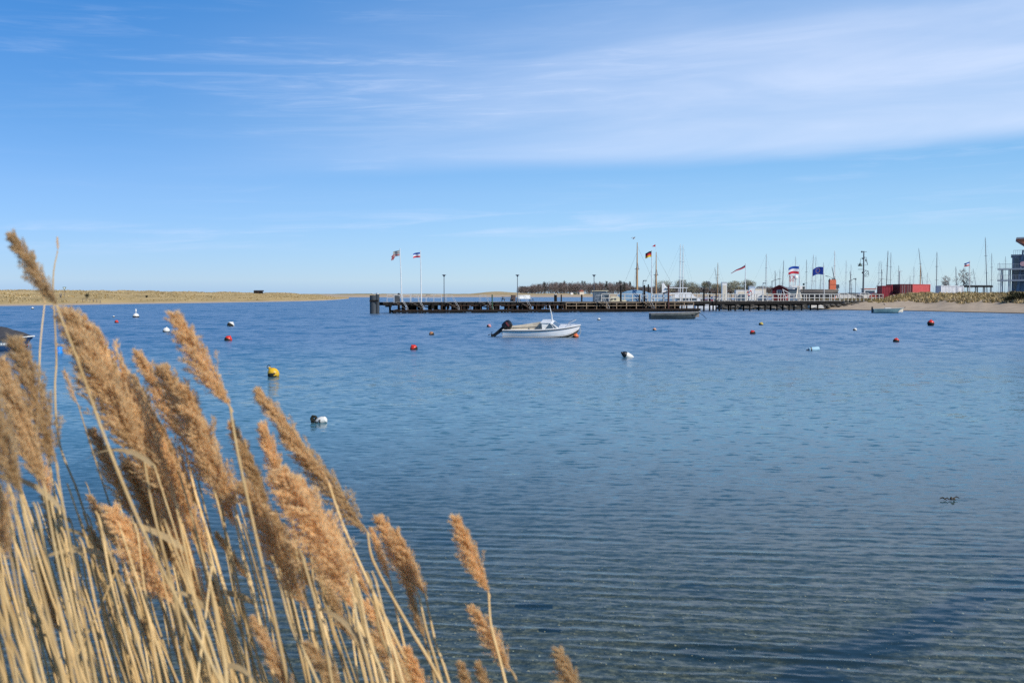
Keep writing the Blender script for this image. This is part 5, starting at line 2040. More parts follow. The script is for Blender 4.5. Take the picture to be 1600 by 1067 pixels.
# harbour street lamps with an arm
for px0, px1, ty, y, lab in ((1206, 1217, 436, 205, 'street lamp with a long slanting arm above the red hut'), (1302, 1292, 431.5, 206, 'street lamp reaching left over the orange tower'), (1327, 1336, 435.5, 206, 'street lamp with a short arm left of the signal mast')):
    p = q_at(px0, y)
    tp = at(px1, ty, y) - p
    t = thing('street_lamp', lab, 'lamp', p, 0, 'street lamps along the harbour')
    z1 = tp.z - .35
    MB().tube([(0, 0, 0), (0, 0, z1)], [.09, .06], 7).build('post', lampm, t, True)
    MB().tube([(-.2 * (1 if tp.x > 0 else -1), 0, z1 - .25), (tp.x * .85, 0, tp.z)], .045, 6).build('arm', lampm, t)
    s_ = 1 if tp.x > 0 else -1
    M = Matrix.Translation(tp) @ Matrix.Rotation(R(-10 * s_), 4, 'Y')
    MB().lathe([(.02, -.42), (.13, -.2), (.14, .2), (.02, .36)], 9, M @ Matrix.Scale(.55, 4, (0, 0, 1)) @ Matrix.Rotation(R(90), 4, 'Y')).build('lamp_head', lampm, t, True)
p = q_at(1336.5, 212)
t = thing('pole', 'thin dark pole right of the short-armed street lamp', 'pole', p)
MB().tube([(0, 0, 0), (0, 0, 4.2)], .05, 6).build('post', lampm, t)
MB().box(-.12, .12, -.1, .1, 4.203, 4.4).build('top_box', lampm, t)

# signal mast
p = q_at(1348.5, 214)
t = thing('signal_mast', 'tall dark signal mast with yards, frames and cone shapes above the promenade', 'signal mast', p)
top = at(1348.5, 392.5, 214).z - QZ
MB().tube([(0, 0, 0), (0, 0, top)], [.20, .12], 8).build('post', lampm, t, True)
mp_ = 214 / F


def smz(py):
    return at(1348.5, py, 214).z - QZ


def sx_(px):
    return (px - 1348.5) * mp_


for a_, c_, py, nm in ((1344.5, 1353, 393.5, 'top_yard'), (1340, 1349, 421, 'yard'), (1339, 1349, 413, 'yard'), (1348.5, 1356, 432, 'yard')):
    MB().bar((sx_(a_), 0, smz(py)), (sx_(c_), 0, smz(py)), .09).build(nm, lampm, t)
MB().lathe([(.02, -.22), (.2, -.1), (.22, .05), (.03, .22)], 8, Matrix.Translation((sx_(1345.5), 0, smz(393.5)))).build('anemometer', lampm, t)
MB().lathe([(.5, 0), (.03, .8)], 10, Matrix.Translation((sx_(1343), 0, smz(416)))).build('storm_cone', mat('dark_green_cone', (.02, .05, .045)), t)
b = MB()
for a_, c_ in (((1344, 404), (1352.5, 402)), ((1352.5, 402), (1355, 414)), ((1344, 404), (1343, 412)), ((1346, 415), (1355, 414)), ((1349, 400), (1355, 414))):
    b.bar((sx_(a_[0]), .05, smz(a_[1])), (sx_(c_[0]), .05, smz(c_[1])), .06)
b.build('stay_frame', lampm, t)
b = MB()
for a_, c_ in (((1350, 422), (1356, 424)), ((1356, 424), (1357, 431)), ((1350, 430), (1356, 423)), ((1350, 432), (1356.5, 427)), ((1349, 426), (1353, 422))):
    b.bar((sx_(a_[0]), .05, smz(a_[1])), (sx_(c_[0]), .05, smz(c_[1])), .08)
b.build('lattice_wing', lampm, t)
for k, (px, py) in enumerate(((1347, 404), (1352, 407), (1347, 426))):
    MB().lathe([(.02, -.2), (.2, 0), (.02, .2)], 8, Matrix.Translation((sx_(px), .06, smz(py)))).build('signal_ball', black, t, True)

# two-part mast with white railings, T pole, fishing boat rig behind
p = q_at(1371, 230)
t = thing('fishing_boat', 'red fishing boat with a short dark derrick mast behind the promenade', 'fishing boat', (p.x, p.y, 0))
HF = Hull(9, 3.0, -.4, 1.5, 2.2, .8, 2.2, .8, 14)
b = HF.shell(0, 1, 4)
HF.transom(b)
b.build('hull', mat('fishing_red', (.42, .04, .04), (.32, .03, .03)), t, True)
HF.deck(0, .99, 0, .03).build('deck', greywood, t)
MB().box(-3.4, -.8, -1.0, 1.0, 1.9, 4.0).build('wheelhouse', white, t)
MB().box(-3.2, -1.0, -1.02, -1.005, 3.1, 3.6).build('window', glass, t)
MB().box(-3.6, -.6, -1.15, 1.15, 4.003, 4.12).build('roof', orange, t)
tz = at(1376, 421, 230).z
b = MB().tube([(.9, 0, 2), (.9, 0, tz)], [.12, .06], 7)
b.bar((.3, 0, tz - 2.2), (1.5, 0, tz - 2.2), .08).bar((.0, 0, tz - 4), (1.8, 0, tz - 4), .1)
b.bar((.9, 0, tz - 2.2), (-1.2, 0, 3.2), .07)
b.build('derrick_mast', mastdark, t)
p = q_at(1405, 232)
t = thing('t_pole', 'grey pole with a short crossbar rising behind the dark red container', 'pole', p)
hz = at(1405, 424, 232).z - QZ
MB().tube([(0, 0, 0), (0, 0, hz)], [.13, .11], 8).build('post', alu, t, True)
MB().bar((-.62, 0, hz), (.62, 0, hz), .10).build('crossbar', alu, t)
# red and white lattice mast behind striped flag
p = q_at(1236.5, 222)
t = thing('lattice_beacon', 'red and white lattice beacon under the large striped flag', 'beacon', p)
hz = at(1236, 427, 222).z - QZ
wm_ = [MATS['white_paint'], mat('beacon_red', (.55, .10, .09))]
zz = 0
k = 0
while zz < hz - .2:
    h1 = min(zz + 1.3, hz)
    b = MB()
    for sx2 in (-.4, .4):
        for sy2 in (-.4, .4):
            b.bar((sx2, sy2, zz), (sx2, sy2, h1), .09)
    b.bar((-.4, -.4, zz), (.4, -.4, h1), .06).bar((-.4, .4, h1), (.4, .4, zz), .06).bar((-.4, -.4, h1), (.4, -.4, h1), .07)
    b.build('lattice_section', wm_[k % 2], t)
    zz = h1
    k += 1
MB().lathe([(.5, hz + .003), (.5, hz + .12), (.3, hz + .14), (.3, hz + .6), (.05, hz + .75)], 10).build('lantern', white, t)
p = q_at(1245, 224)
t = thing('radar_tripod', 'white ship superstructure with round radar dome right of the lattice beacon', 'superstructure', p)
MB().box(-1.5, 1.6, -1, 1, 0, 3.0).build('cabin', hull_white, t)
MB().tube([(-.3, 0, 3), (-.3, 0, 4.6)], .12, 7).build('post', white, t)
MB().lathe([(.1, 4.6), (.5, 4.7), (.55, 5.0), (.4, 5.3), (.05, 5.42)], 12, Matrix.Translation((-.3, 0, 0))).build('radar_dome', hull_white, t, True)
MB().tube([(.5, 0, 3), (.5, 0, 5.2)], .09, 6).build('horn_post', white, t)

# parked cars along the promenade
def car(label, px, y, m_, rz=0.0):
    t = thing('parked_car', label, 'car', q_at(px, y), rz, 'cars parked along the promenade')
    b = MB().prism([(-2.05, .32), (-2.1, .75), (-1.95, .92), (-1.15, 1.0), (1.05, .98), (1.9, .82), (2.1, .6), (2.08, .3)], -.85, .85)
    b.build('body', m_, t)
    MB().prism([(-1.75, .96), (-1.25, 1.42), (.25, 1.45), (1.0, .99)], -.74, .74).build('cabin', m_, t)
    for s_ in (-1, 1):
        MB().prism([(-1.4, 1.02), (-1.12, 1.34), (-.35, 1.37), (-.35, 1.02)], s_ * .75 - .006, s_ * .75 + .006).build('window', glass, t)
        MB().prism([(-.27, 1.02), (-.27, 1.37), (.2, 1.37), (.72, 1.02)], s_ * .75 - .006, s_ * .75 + .006).build('window', glass, t)
        for xx in (-1.3, 1.3):
            w_ = MB().lathe([(.32, -.1), (.32, .1)], 14, Matrix.Translation((xx, s_ * .80, .32)) @ Matrix.Rotation(R(90), 4, 'X')).build('wheel', black, t)
            MB().lathe([(.19, -.105), (.19, .105)], 10, Matrix.Translation((xx, s_ * .805, .32)) @ Matrix.Rotation(R(90), 4, 'X')).build('rim', galv, w_)
    return t


CARS = [(1319, 204, (.5, .52, .53), 'silver car parked right of the notice board'), (1331, 206, (.03, .035, .05), 'black car parked under the short-armed street lamp'), (1341, 208, (.10, .12, .16), 'slate grey car parked left of the signal mast'),
        (1352, 207, (.6, .6, .58), 'white car parked just right of the signal mast'), (1361, 209, (.04, .05, .10), 'navy car parked in front of the red fishing boat'), (1371, 207, (.25, .03, .03), 'dark red car parked beside the dark red container')]
for px, y, c_, lab in CARS:
    car(lab, px, y, mat('car_paint_%d' % px, c_, tuple(x * .9 for x in c_), 1, .25), R(4))
for px, y, c_, lab in ((1548, 214, (.55, .56, .58), 'silver car parked behind the dune under the canopy end'), (1538, 216, (.05, .06, .08), 'dark car parked behind the dune under the canopy')):
    t = car(lab, px, y, mat('car_paint_%d' % px, c_, tuple(x * .9 for x in c_), 1, .25), R(6))
    t.location.z = 1.75

# promenade railing on land
p0, p1 = xz(1312, 181, 1.68), xz(1379, 186, 1.70)
t = thing('promenade_railing', 'white railing along the promenade between jetty and containers', 'railing', p0, math.atan2(p1.y - p0.y, p1.x - p0.x))
L_ = (p1 - p0).length
for zz in (.5, 1.05):
    MB().box(0, L_, -.04, .04, zz - .04, zz + .04).build('rail', bleached, t)
rp = MB().box(-.05, .05, -.13, -.043, -.2, 1.12).mesh('rail_post', bleached)
for k in range(12):
    inst('rail_post', rp, t, (L_ * k / 11, 0, 0))

# ---- containers
def container(label, px, y, L_, rz, m_, z, hh=2.45, doors=False):
    t = thing('container', label, 'container', xz(px, y, z), rz, 'shipping containers behind the dune bank')
    b = MB()
    n = int(L_ / .28)
    poly = []
    for k in range(n):
        x0_ = L_ * k / n
        s_ = L_ / n
        poly += [(x0_, 0), (x0_ + s_ * .35, 0), (x0_ + s_ * .5, .045), (x0_ + s_ * .85, .045)]
    poly.append((L_, 0))
    vs, fs = [], []
    for x, yy in poly:
        vs += [(x, yy, .15), (x, yy, hh - .12)]
    for i in range(len(poly) - 1):
        fs.append((2 * i, 2 * i + 2, 2 * i + 3, 2 * i + 1))
    b.add(vs, fs)
    vs2 = [(x, 2.4 - yy, zz) for x, yy in poly for zz in (.15, hh - .12)]
    b.build('side_panel', m_, t)
    MB().add(vs2, fs).build('side_panel', m_, t)
    MB().box(0.05, L_ - .05, .05, 2.35, hh - .118, hh - .02).build('roof', m_, t)
    b = MB()
    for zz in (.08, hh - .06):
        b.bar((0, 0, zz), (L_, 0, zz), .12).bar((0, 2.4, zz), (L_, 2.4, zz), .12).bar((0, .06, zz), (0, 2.34, zz), .12).bar((L_, .06, zz), (L_, 2.34, zz), .12)
    for xx in (0, L_):
        for yy in (0, 2.4):
            b.box(xx - .075, xx + .075, yy - .075, yy + .075, 0, hh)
    b.build('frame', m_, t)
    for xx in (0.02, L_ - .02):
        if doors and xx < 1:
            for k in range(2):
                d_ = MB().box(xx - .03, xx + .02, .08 + 1.13 * k, 1.19 + 1.13 * k, .16, hh - .14).build('door', m_, t)
                for yy in (.35, .8):
                    MB().tube([(xx - .07, .08 + 1.13 * k + yy, .2), (xx - .07, .08 + 1.13 * k + yy, hh - .2)], .025, 5).build('lock_rod', galv, d_)
        else:
            MB().box(xx - .02, xx + .02, .08, 2.32, .16, hh - .14).build('end_panel', m_, t)
    return t


crd = mat('container_dark_red', (.25, .020, .036), (.19, .016, .028), 1.2, .55)
crm = mat('container_maroon', (.13, .020, .024), (.09, .014, .017), 1.2, .55)
crp = mat('container_pale_red', (.52, .095, .095), (.43, .075, .075), 1.2, .6)  # paler red than the neighbouring containers
container('dark red container at the left end of the row, lower than the next', 1378.5, 196, 1.9, R(2), crd, 1.85, 2.6)
container('dark red container with its long side to the water', 1393, 199, 4.6, R(4), crd, 2.0, 2.75, False)
container('long pale red container at the right of the row', 1425.6, 197.0, 6.9, R(40), crp, 2.05, 2.72, False)
t = container('maroon container standing end on, doors to the water', 1409.0, 192.0, 3.0, R(94), crm, 1.95, 2.75, True)
t.location = xz(1425.0, 195.0, 2.0)
for ch, px, y, L_, zb, hh, lab in ((0, 1470.5, 206, 3.3, 2.2, 2.35, 'white container end right of the pale red one'), (1, 1497.5, 208, 1.0, 2.2, 2.3, 'narrow white box right of the white container')):
    container(lab, px, y, L_, R(2), mat('container_white', (.72, .73, .74), (.6, .61, .62), 1.2, .5), zb, hh)
# posts at the container foot
for px, lab in ((1396.5, 'short white post in front of the dark red container'), (1403.5, 'short white post, right one by the dark red container')):
    p = xz(px, 191, 1.72)
    t = thing('bollard', lab, 'bollard', p)
    MB().tube([(0, 0, 0), (0, 0, .95)], .08, 7).build('post', white, t)
    MB().lathe([(.09, .953), (.09, 1.0), (.02, 1.05)], 7).build('cap', red, t)

# ---- canopy shelter
p = xz(1525, 212, 1.9)
t = thing('canopy_shelter', 'long dark open shelter with a flat slatted roof behind the dune', 'shelter', p, R(3))
MB().box(-2.9, 2.8, -1.4, 1.4, 2.62, 2.78).build('roof', darksteel, t)
for k in range(14):
    MB().box(-2.75 + k * .42, -2.6 + k * .42, -1.5, 1.5, 2.35, 2.615).build('rafter', darkwood, t)
for xx in (-2.5, -.8, .9, 2.5):
    for yy in (-1.2, 1.2):
        MB().box(xx - .07, xx + .07, yy - .07, yy + .07, 0, 2.35).build('post', darksteel, t)
MB().box(-2.5, 2.5, .9, 1.0, .3, 1.1).build('back_wall', darkwood, t)

# ---- dark bush on the beach
def bush(name, label, loc, rx, ry, rz_, m_, seed, n=420, ln=.35, w=.06):
    rg = random.Random(seed)
    t = thing(name, label, 'bush', loc)
    b = MB()
    for k in range(5):
        a = rg.random() * 6.28
        b.tube([(0, 0, -.2), (math.cos(a) * rx * .4, math.sin(a) * ry * .4, rz_ * .7), (math.cos(a) * rx * .7, math.sin(a) * ry * .7, rz_ * 1.3)], [.05, .03, .01], 5)
    b.build('stem', bark, t)
    b = MB()
    for k in range(6):
        a = rg.random() * 6.28
        rr = rg.uniform(0, .55)
        twigs(b, rg, (math.cos(a) * rx * rr, math.sin(a) * ry * rr, rz_ * rg.uniform(.5, 1.0)), rx * .55, ry * .55, rz_ * .6, n // 6, ln, w)
    b.build('foliage', m_, t)
    return t


bushm = mat('bush_dark_olive', (.065, .065, .035), (.03, .032, .018), 1.5, .95, spec=.05)
for k, (px, y, rx, h_, lab) in enumerate(((1578, 157, 1.5, .75, 'dark olive bush at the foot of the dune, left one of the clump'), (1596, 156, 1.6, .95, 'dark olive bush at the right edge of the picture'), (1588, 160, 1.5, .9, 'dark olive bush behind the other two at the dune foot'))):
    p = xz(px, y, 1)
    bush('dune_bush', lab, Vector((p.x, p.y, (hl(p.x, p.y) or 1))), rx, 1.0, h_, bushm, 70 + k)

# ---- modern building at the right edge
BY = 226
p = xz(1580, BY, 1.7)
bl = thing('modern_building', 'modern grey blue harbour building with balconies and a projecting roof', 'building', p, -R(26.6))
def bx(px):
    return (px - 1580) * BY / F * 0.894
def bz(py):
    return at(1580, py, BY).z - 1.7


facade = mat('slate_blue_cladding', (.17, .22, .285), (.13, .17, .225), 2, .5)
concrete = mat('pale_concrete', (.36, .39, .42), (.29, .315, .34), 2, .8)
zt = bz(400)
X0, X1 = 0.0, bx(1760)
MB().box(X0, X1, 0, 12, 0, zt - .05).build('wall', facade, bl)
MB().box(X0 - .25, X1 + .2, -.25, 12.2, zt - .047, zt + .30).build('parapet', concrete, bl)
floors = [bz(420), bz(437.5)]
for k, (z0_, z1_) in enumerate(((bz(418), bz(402.5)), (bz(435.5), bz(422)), (bz(452), bz(439.5)))):
    xx = .35
    i = 0
    while xx < X1 - 1.4:
        if not (bx(1588) - .3 < xx < bx(1597)):
            f_ = MB()
            f_.bar((xx, -.05, z0_), (xx + 1.05, -.05, z0_), .1).bar((xx, -.05, z1_), (xx + 1.05, -.05, z1_), .1).bar((xx, -.05, z0_), (xx, -.05, z1_), .1).bar((xx + 1.05, -.05, z0_), (xx + 1.05, -.05, z1_), .1)
            w_ = f_.build('window', concrete, bl)
            MB().box(xx + .05, xx + 1.0, -.035, -.015, z0_ + .05, z1_ - .05).build('pane', glass, w_)
        xx += 1.25
        i += 1
for k, z_ in enumerate(floors):
    MB().box(bx(1557.5), X1, -2.4, -.02, z_ - .28, z_).build('balcony_slab', concrete, bl)
    b = MB()
    b.bar((bx(1557.8), -2.35, z_ + 1.05), (X1, -2.35, z_ + 1.05), .06).bar((bx(1557.8), -2.35, z_ + .12), (X1, -2.35, z_ + .12), .04)
    b.bar((bx(1557.8), -2.35, z_ + 1.05), (bx(1557.8), -.1, z_ + 1.05), .06)
    r_ = b.build('balustrade', concrete, bl)
    xx = bx(1557.8)
    bal = MB().box(-.02, .02, -2.37, -2.33, 0, 1.04).mesh('baluster', concrete)
    while xx < bx(1640):
        inst('baluster', bal, r_, (xx, 0, z_))
        xx += .3
for px in (1563.5, 1575.5):
    MB().tube([(bx(px), -2.0, 0), (bx(px), -2.0, floors[0] - .28)], .13, 8).build('column', concrete, bl)
    MB().tube([(bx(px) + 0.3, -.4, 0), (bx(px) + .3, -.4, floors[0] - .28)], .13, 8).build('column', concrete, bl)
# slanting pylon and roof terrace rail
MB().prism([(bx(1586), 0), (bx(1590.5), 0), (bx(1598), bz(391)), (bx(1595.5), bz(391))], -.9, -.45).build('slanted_pylon', facade, bl)
b = MB().bar((bx(1582), .1, zt + 1.25), (X1, .1, zt + 1.25), .06)
r_ = b.build('terrace_railing', concrete, bl)
bal = MB().box(-.025, .025, .08, .12, 0, 1.0).mesh('baluster', concrete)
xx = bx(1582)
while xx < bx(1640):
    inst('baluster', bal, r_, (xx, 0, zt + .28))
    xx += .42
za, zb_ = bz(374.5), bz(372)
sof = mat('orange_soffit', (.52, .16, .07), (.40, .12, .05), 2, .6)
MB().prism([(bx(1585), za), (bx(1586), zb_), (bx(1760), zb_ + .5), (bx(1760), za + .5)], -2.5, 11).build('flying_roof', concrete, bl)
MB().prism([(bx(1585.6), za - .004), (bx(1760), za + .48), (bx(1760), za + .30), (bx(1600), za - 1.3)], -2.3, 10.6).build('roof_soffit', sof, bl)
for px in (1602, 1640, 1690):
    MB().tube([(bx(px), 1.5, zt), (bx(px), 1.5, za)], .16, 8).build('roof_column', concrete, bl)
p2 = MB().lathe([(.55, -.02), (.55, .02)], 16, Matrix.Translation((bx(1597.5), -2.42, bz(413))) @ Matrix.Rotation(R(90), 4, 'X') @ Matrix.Scale(1.25, 4, (1, 0, 0)))
p2.build('round_sign', mat('pale_pink_sign', (.62, .45, .46), (.5, .2, .2), 4), bl)
# fence in front of the building
p0 = xz(1547, 208, 1.75)
t = thing('picket_fence', 'grey upright slat fence in front of the modern building', 'fence', p0, R(1))
n = 60
L_ = (1680 - 1547) * 208 / F
for zz in (.35, 1.05):
    MB().box(0, L_, .0, .06, zz, zz + .1).build('rail', greywood, t)
sm_ = MB().box(-.08, .08, -.05, -.003, 0, 1.35).mesh('slat', mat('fence_grey', (.17, .18, .19), (.11, .115, .12), 3, .8))
for k in range(n):
    s_ = inst('slat', sm_, t, (L_ * k / n, 0, 0))
    s_.scale.z = 1 + .06 * math.sin(k * 1.7)
p = xz(1592, 206, 2.0)
bush('hedge_bush', 'brown leafless shrub in front of the building fence', p, 2.4, 1.2, .9, mat('brown_shrub', (.10, .065, .045), (.06, .04, .03), 1.5, .95), 88)

# ---- on the spit
def on_spit(px, y):
    p = xz(px, y, 3)
    return Vector((p.x, p.y, (hs_(p.x, p.y) or 3.0)))


p = at(404, 459.3, 500)
g_ = on_spit(404, 500)
t = thing('field_hut', 'small dark hut with a long low roof on the crest of the spit', 'hut', Vector((g_.x, g_.y, min(g_.z, p.z + .2))), R(4))
MB().box(-2.2, 2.0, -1, 1, -.4, 1.1).build('wall', darkwood, t)
MB().prism([(-2.4, 1.1), (-1.9, 1.75), (2.3, 1.75), (2.5, 1.1)], -1.3, 1.3).build('roof', mat('hut_roof_dark', (.05, .045, .05), (.035, .03, .035)), t)
MB().box(-.4, .4, -1.05, -1.003, -.3, .9).build('door', brownwood, t)
p = on_spit(101, 285)
t = thing('reserve_sign', 'triangular green edged sign on a post on the spit', 'sign', p)
hz = at(101, 451, 285).z - p.z
MB().tube([(0, 0, -.3), (0, 0, hz + .4)], .06, 6).build('post', greywood, t)
MB().prism([(-.55, hz + .45), (.55, hz + .45), (0, hz - .5)], -.09, -.065).build('sign_plate', mat('sign_green', (.02, .14, .06)), t)
MB().prism([(-.34, hz + .33), (.34, hz + .33), (0, hz - .27)], -.105, -.093).build('sign_face', white, t)
for k, (px, y, rx, h_, lab, m_) in enumerate(((136, 290, .8, .9, 'dark bush standing alone on the spit right of the triangular sign', mat('spit_bush', (.075, .07, .04), (.04, .04, .025), 1.5, .95)),
                                             (94, 288, .7, .9, 'thin leafless shrub beside the triangular sign on the spit', twig[3]), (229, 330, .5, .45, 'tiny dark shrub on the skyline of the spit', mat('spit_bush', (.075, .07, .04))))):
    bush('spit_shrub', lab, on_spit(px, y), rx, rx, h_, m_, 90 + k, 300 if k != 1 else 110, .3, .05)
p = on_spit(129, 275)
t = thing('wire_fence', 'short post and rail fence on the face of the spit', 'fence', p)
for k in range(6):
    q = on_spit(129 + 5.5 * k, 275)
    o = MB().bar((0, 0, -.2), (0, 0, .8), .12).build('post', greywood, t)
    o.location = q - p
q = on_spit(129 + 27.5, 275) - p
MB().bar((0, -.07, .65), q + Vector((0, -.07, .65)), .05).build('rail', greywood, t)

# houses at the foot of the far wood
for px, w_, m_, lab in ((908, 7.5, mat('house_cream', (.62, .56, .46)), 'small pale house with a red roof in front of the far wood'), (893, 4, white, 'tiny white cottage left of the red roofed house'), (899, 3, mat('cottage_green', (.05, .08, .05)), 'tiny dark green shed between the cottage and the red roofed house')):
    y = 1085
    p = at(px, 459, y)
    s_ = w_ / 7.5
    t = thing('small_house', lab, 'house', p, R(20), 'small houses in front of the far wood')
    W_ = 2.6 * s_
    MB().box(-W_, W_, -2 * s_, 2 * s_, -1, 2.2 * s_).build('wall', m_, t)
    MB().prism([(-W_ - .2, 2.2 * s_), (0, 4.3 * s_), (W_ + .2, 2.2 * s_)], -2.3 * s_, 2.3 * s_).build('roof', mat('tile_red', (.36, .11, .07)) if w_ > 5 else mat('roof_grey', (.16, .15, .15)), t)

# ================================================================ REEDS IN FRONT
def leaf_mat(name, c1, c2, trans=0.35, vary=0.18, scale=30.0, stretch=(1, 1, 1)):
    m = bpy.data.materials.new(name)
    m.use_nodes = True
    nt = m.node_tree
    nt.nodes.clear()
    out_ = nt.nodes.new('ShaderNodeOutputMaterial')
    tcx = nt.nodes.new('ShaderNodeTexCoord')
    n = tnoise(nt, tcx.outputs['Object'], scale, 4, 0.6, 0, stretch)
    c = ramp(nt, n.outputs[0], [(0.32, c2), (0.68, c1)])
    oi = nt.nodes.new('ShaderNodeObjectInfo')
    hv = nt.nodes.new('ShaderNodeHueSaturation')
    mr = nt.nodes.new('ShaderNodeMapRange')
    mr.inputs[3].default_value = 1 - vary
    mr.inputs[4].default_value = 1 + vary
    nt.links.new(oi.outputs['Random'], mr.inputs[0])
    nt.links.new(mr.outputs[0], hv.inputs['Value'])
    nt.links.new(c, hv.inputs['Color'])
    d_ = nt.nodes.new('ShaderNodeBsdfDiffuse')
    t_ = nt.nodes.new('ShaderNodeBsdfTranslucent')
    nt.links.new(hv.outputs[0], d_.inputs[0])
    nt.links.new(hv.outputs[0], t_.inputs[0])
    mx_ = nt.nodes.new('ShaderNodeMixShader')
    mx_.inputs[0].default_value = trans
    nt.links.new(d_.outputs[0], mx_.inputs[1])
    nt.links.new(t_.outputs[0], mx_.inputs[2])
    nt.links.new(mx_.outputs[0], out_.inputs[0])
    return m


plume_m = leaf_mat('reed_plume_down', (0.90, 0.69, 0.41), (0.72, 0.51, 0.27), 0.54, 0.16, 7)
stalk_m = leaf_mat('reed_straw', (0.72, 0.53, 0.27), (0.50, 0.33, 0.145), 0.12, 0.30, 14, (1, 1, 0.25))
leafm = leaf_mat('reed_dry_leaf', (0.58, 0.45, 0.26), (0.44, 0.32, 0.17), 0.4, 0.15, 12)


def plume_mesh(seed, n_br=120, nsp=24, wide=1.0, lee=1.0):
    rg = random.Random(seed)
    V, Fc = [], []

    def axis(t):
        return Vector((-0.05 * t * t * lee, 0.012 * math.sin(3 * t + seed), t))
    for k in range(n_br):
        t = (k + rg.random()) / n_br * 0.95 - 0.02
        p0 = axis(max(t, 0))
        p0.z = t
        bl = (0.33 * max(0, 1 - t) ** 0.62 * (0.55 + 0.45 * min(1, (t + .05) / .22)) + 0.05) * rg.uniform(0.75, 1.15)
        phi = rg.gauss(math.pi, 1.15) if rg.random() < 0.62 else rg.random() * 6.283
        a = R(rg.uniform(13, 34)) * wide
        d0 = Vector((math.sin(a) * math.cos(phi), math.sin(a) * math.sin(phi), math.cos(a)))
        dro = 0.16 * wide * rg.uniform(0.3, 1.0) * lee
        for i in range(nsp):
            s = 0.12 + 0.90 * (i + rg.random()) / nsp
            q = p0 + d0 * (bl * s) + Vector((-dro * bl * s * s * 1.4, 0, -0.10 * bl * s * s))
            q += Vector((rg.gauss(0, .010), rg.gauss(0, .010), rg.gauss(0, .010)))
            tan = (d0 + Vector((-dro * 2.4 * s, 0, -.2 * s))).normalized()
            for h in range(3):
                dr = (tan + Vector((rg.gauss(0, .36), rg.gauss(0, .36), rg.gauss(0, .30)))).normalized()
                ln = rg.uniform(.022, .048)
                sd = dr.cross(Vector((rg.gauss(0, 1), rg.gauss(0, 1), rg.gauss(0, 1))))
                sd = sd.normalized() * rg.uniform(.0028, .0054)
                n = len(V)
                V.extend((q - sd, q + sd, q + dr * ln))
                Fc.append((n, n + 1, n + 2))
    b = MB()
    b.tube([axis(-0.06), axis(0), axis(.4), axis(.8)], [.010, .009, .006, .002], 5)
    b.add(V, Fc)
    return b.mesh('plume', plume_m)


PL = [plume_mesh(100 + i, 130, 27, [1.0, .85, 1.2, .95, 1.1, .8][i], [1, .7, 1.2, .9, 1.1, .6][i]) for i in range(6)]
PLT = [plume_mesh(130 + i, 44, 20, .62, .8) for i in range(2)]          # thin sparse heads


def bank_z(x, y):
    return bed(y)


def spline(P_, n):
    """Catmull-Rom through P_"""
    pts = [P_[0] * 2 - P_[1]] + P_ + [P_[-1] * 2 - P_[-2]]
    o_ = []
    for i in range(1, len(pts) - 2):
        a, b_, c, d = pts[i - 1:i + 3]
        for k in range(n):
            t = k / n
            o_.append(0.5 * ((2 * b_) + (c - a) * t + (2 * a - 5 * b_ + 4 * c - d) * t * t + (3 * b_ - a - 3 * c + d) * t ** 3))
    o_.append(P_[-1])
    return o_


RG = random.Random(77)
RCOUNT = 0


def leaf_blade(parent, q, dr, ln, w, droop, m_=None):
    b = MB()
    n = 7
    dr = dr.normalized()
    sd = dr.cross(Vector((0.2, -1, 0.3))).normalized()
    p = Vector(q)
    vs = []
    for i in range(n + 1):
        t = i / n
        ww = w * (0.55 + .45 * min(1, t * 5)) * (1 - t ** 2.2) + .0003
        up = Vector((0, 0, 1))
        vs += [p - sd * ww, p + up * (-.25 * ww), p + sd * ww]
        dr = (dr + Vector((-.04, 0, -droop * .35))).normalized()
        p = p + dr * (ln / n)
    b.add(vs, [(i * 3 + j, i * 3 + j + 1, (i + 1) * 3 + j + 1, (i + 1) * 3 + j) for i in range(n) for j in (0, 1)])
    return b.build('leaf', leafm, parent, True)


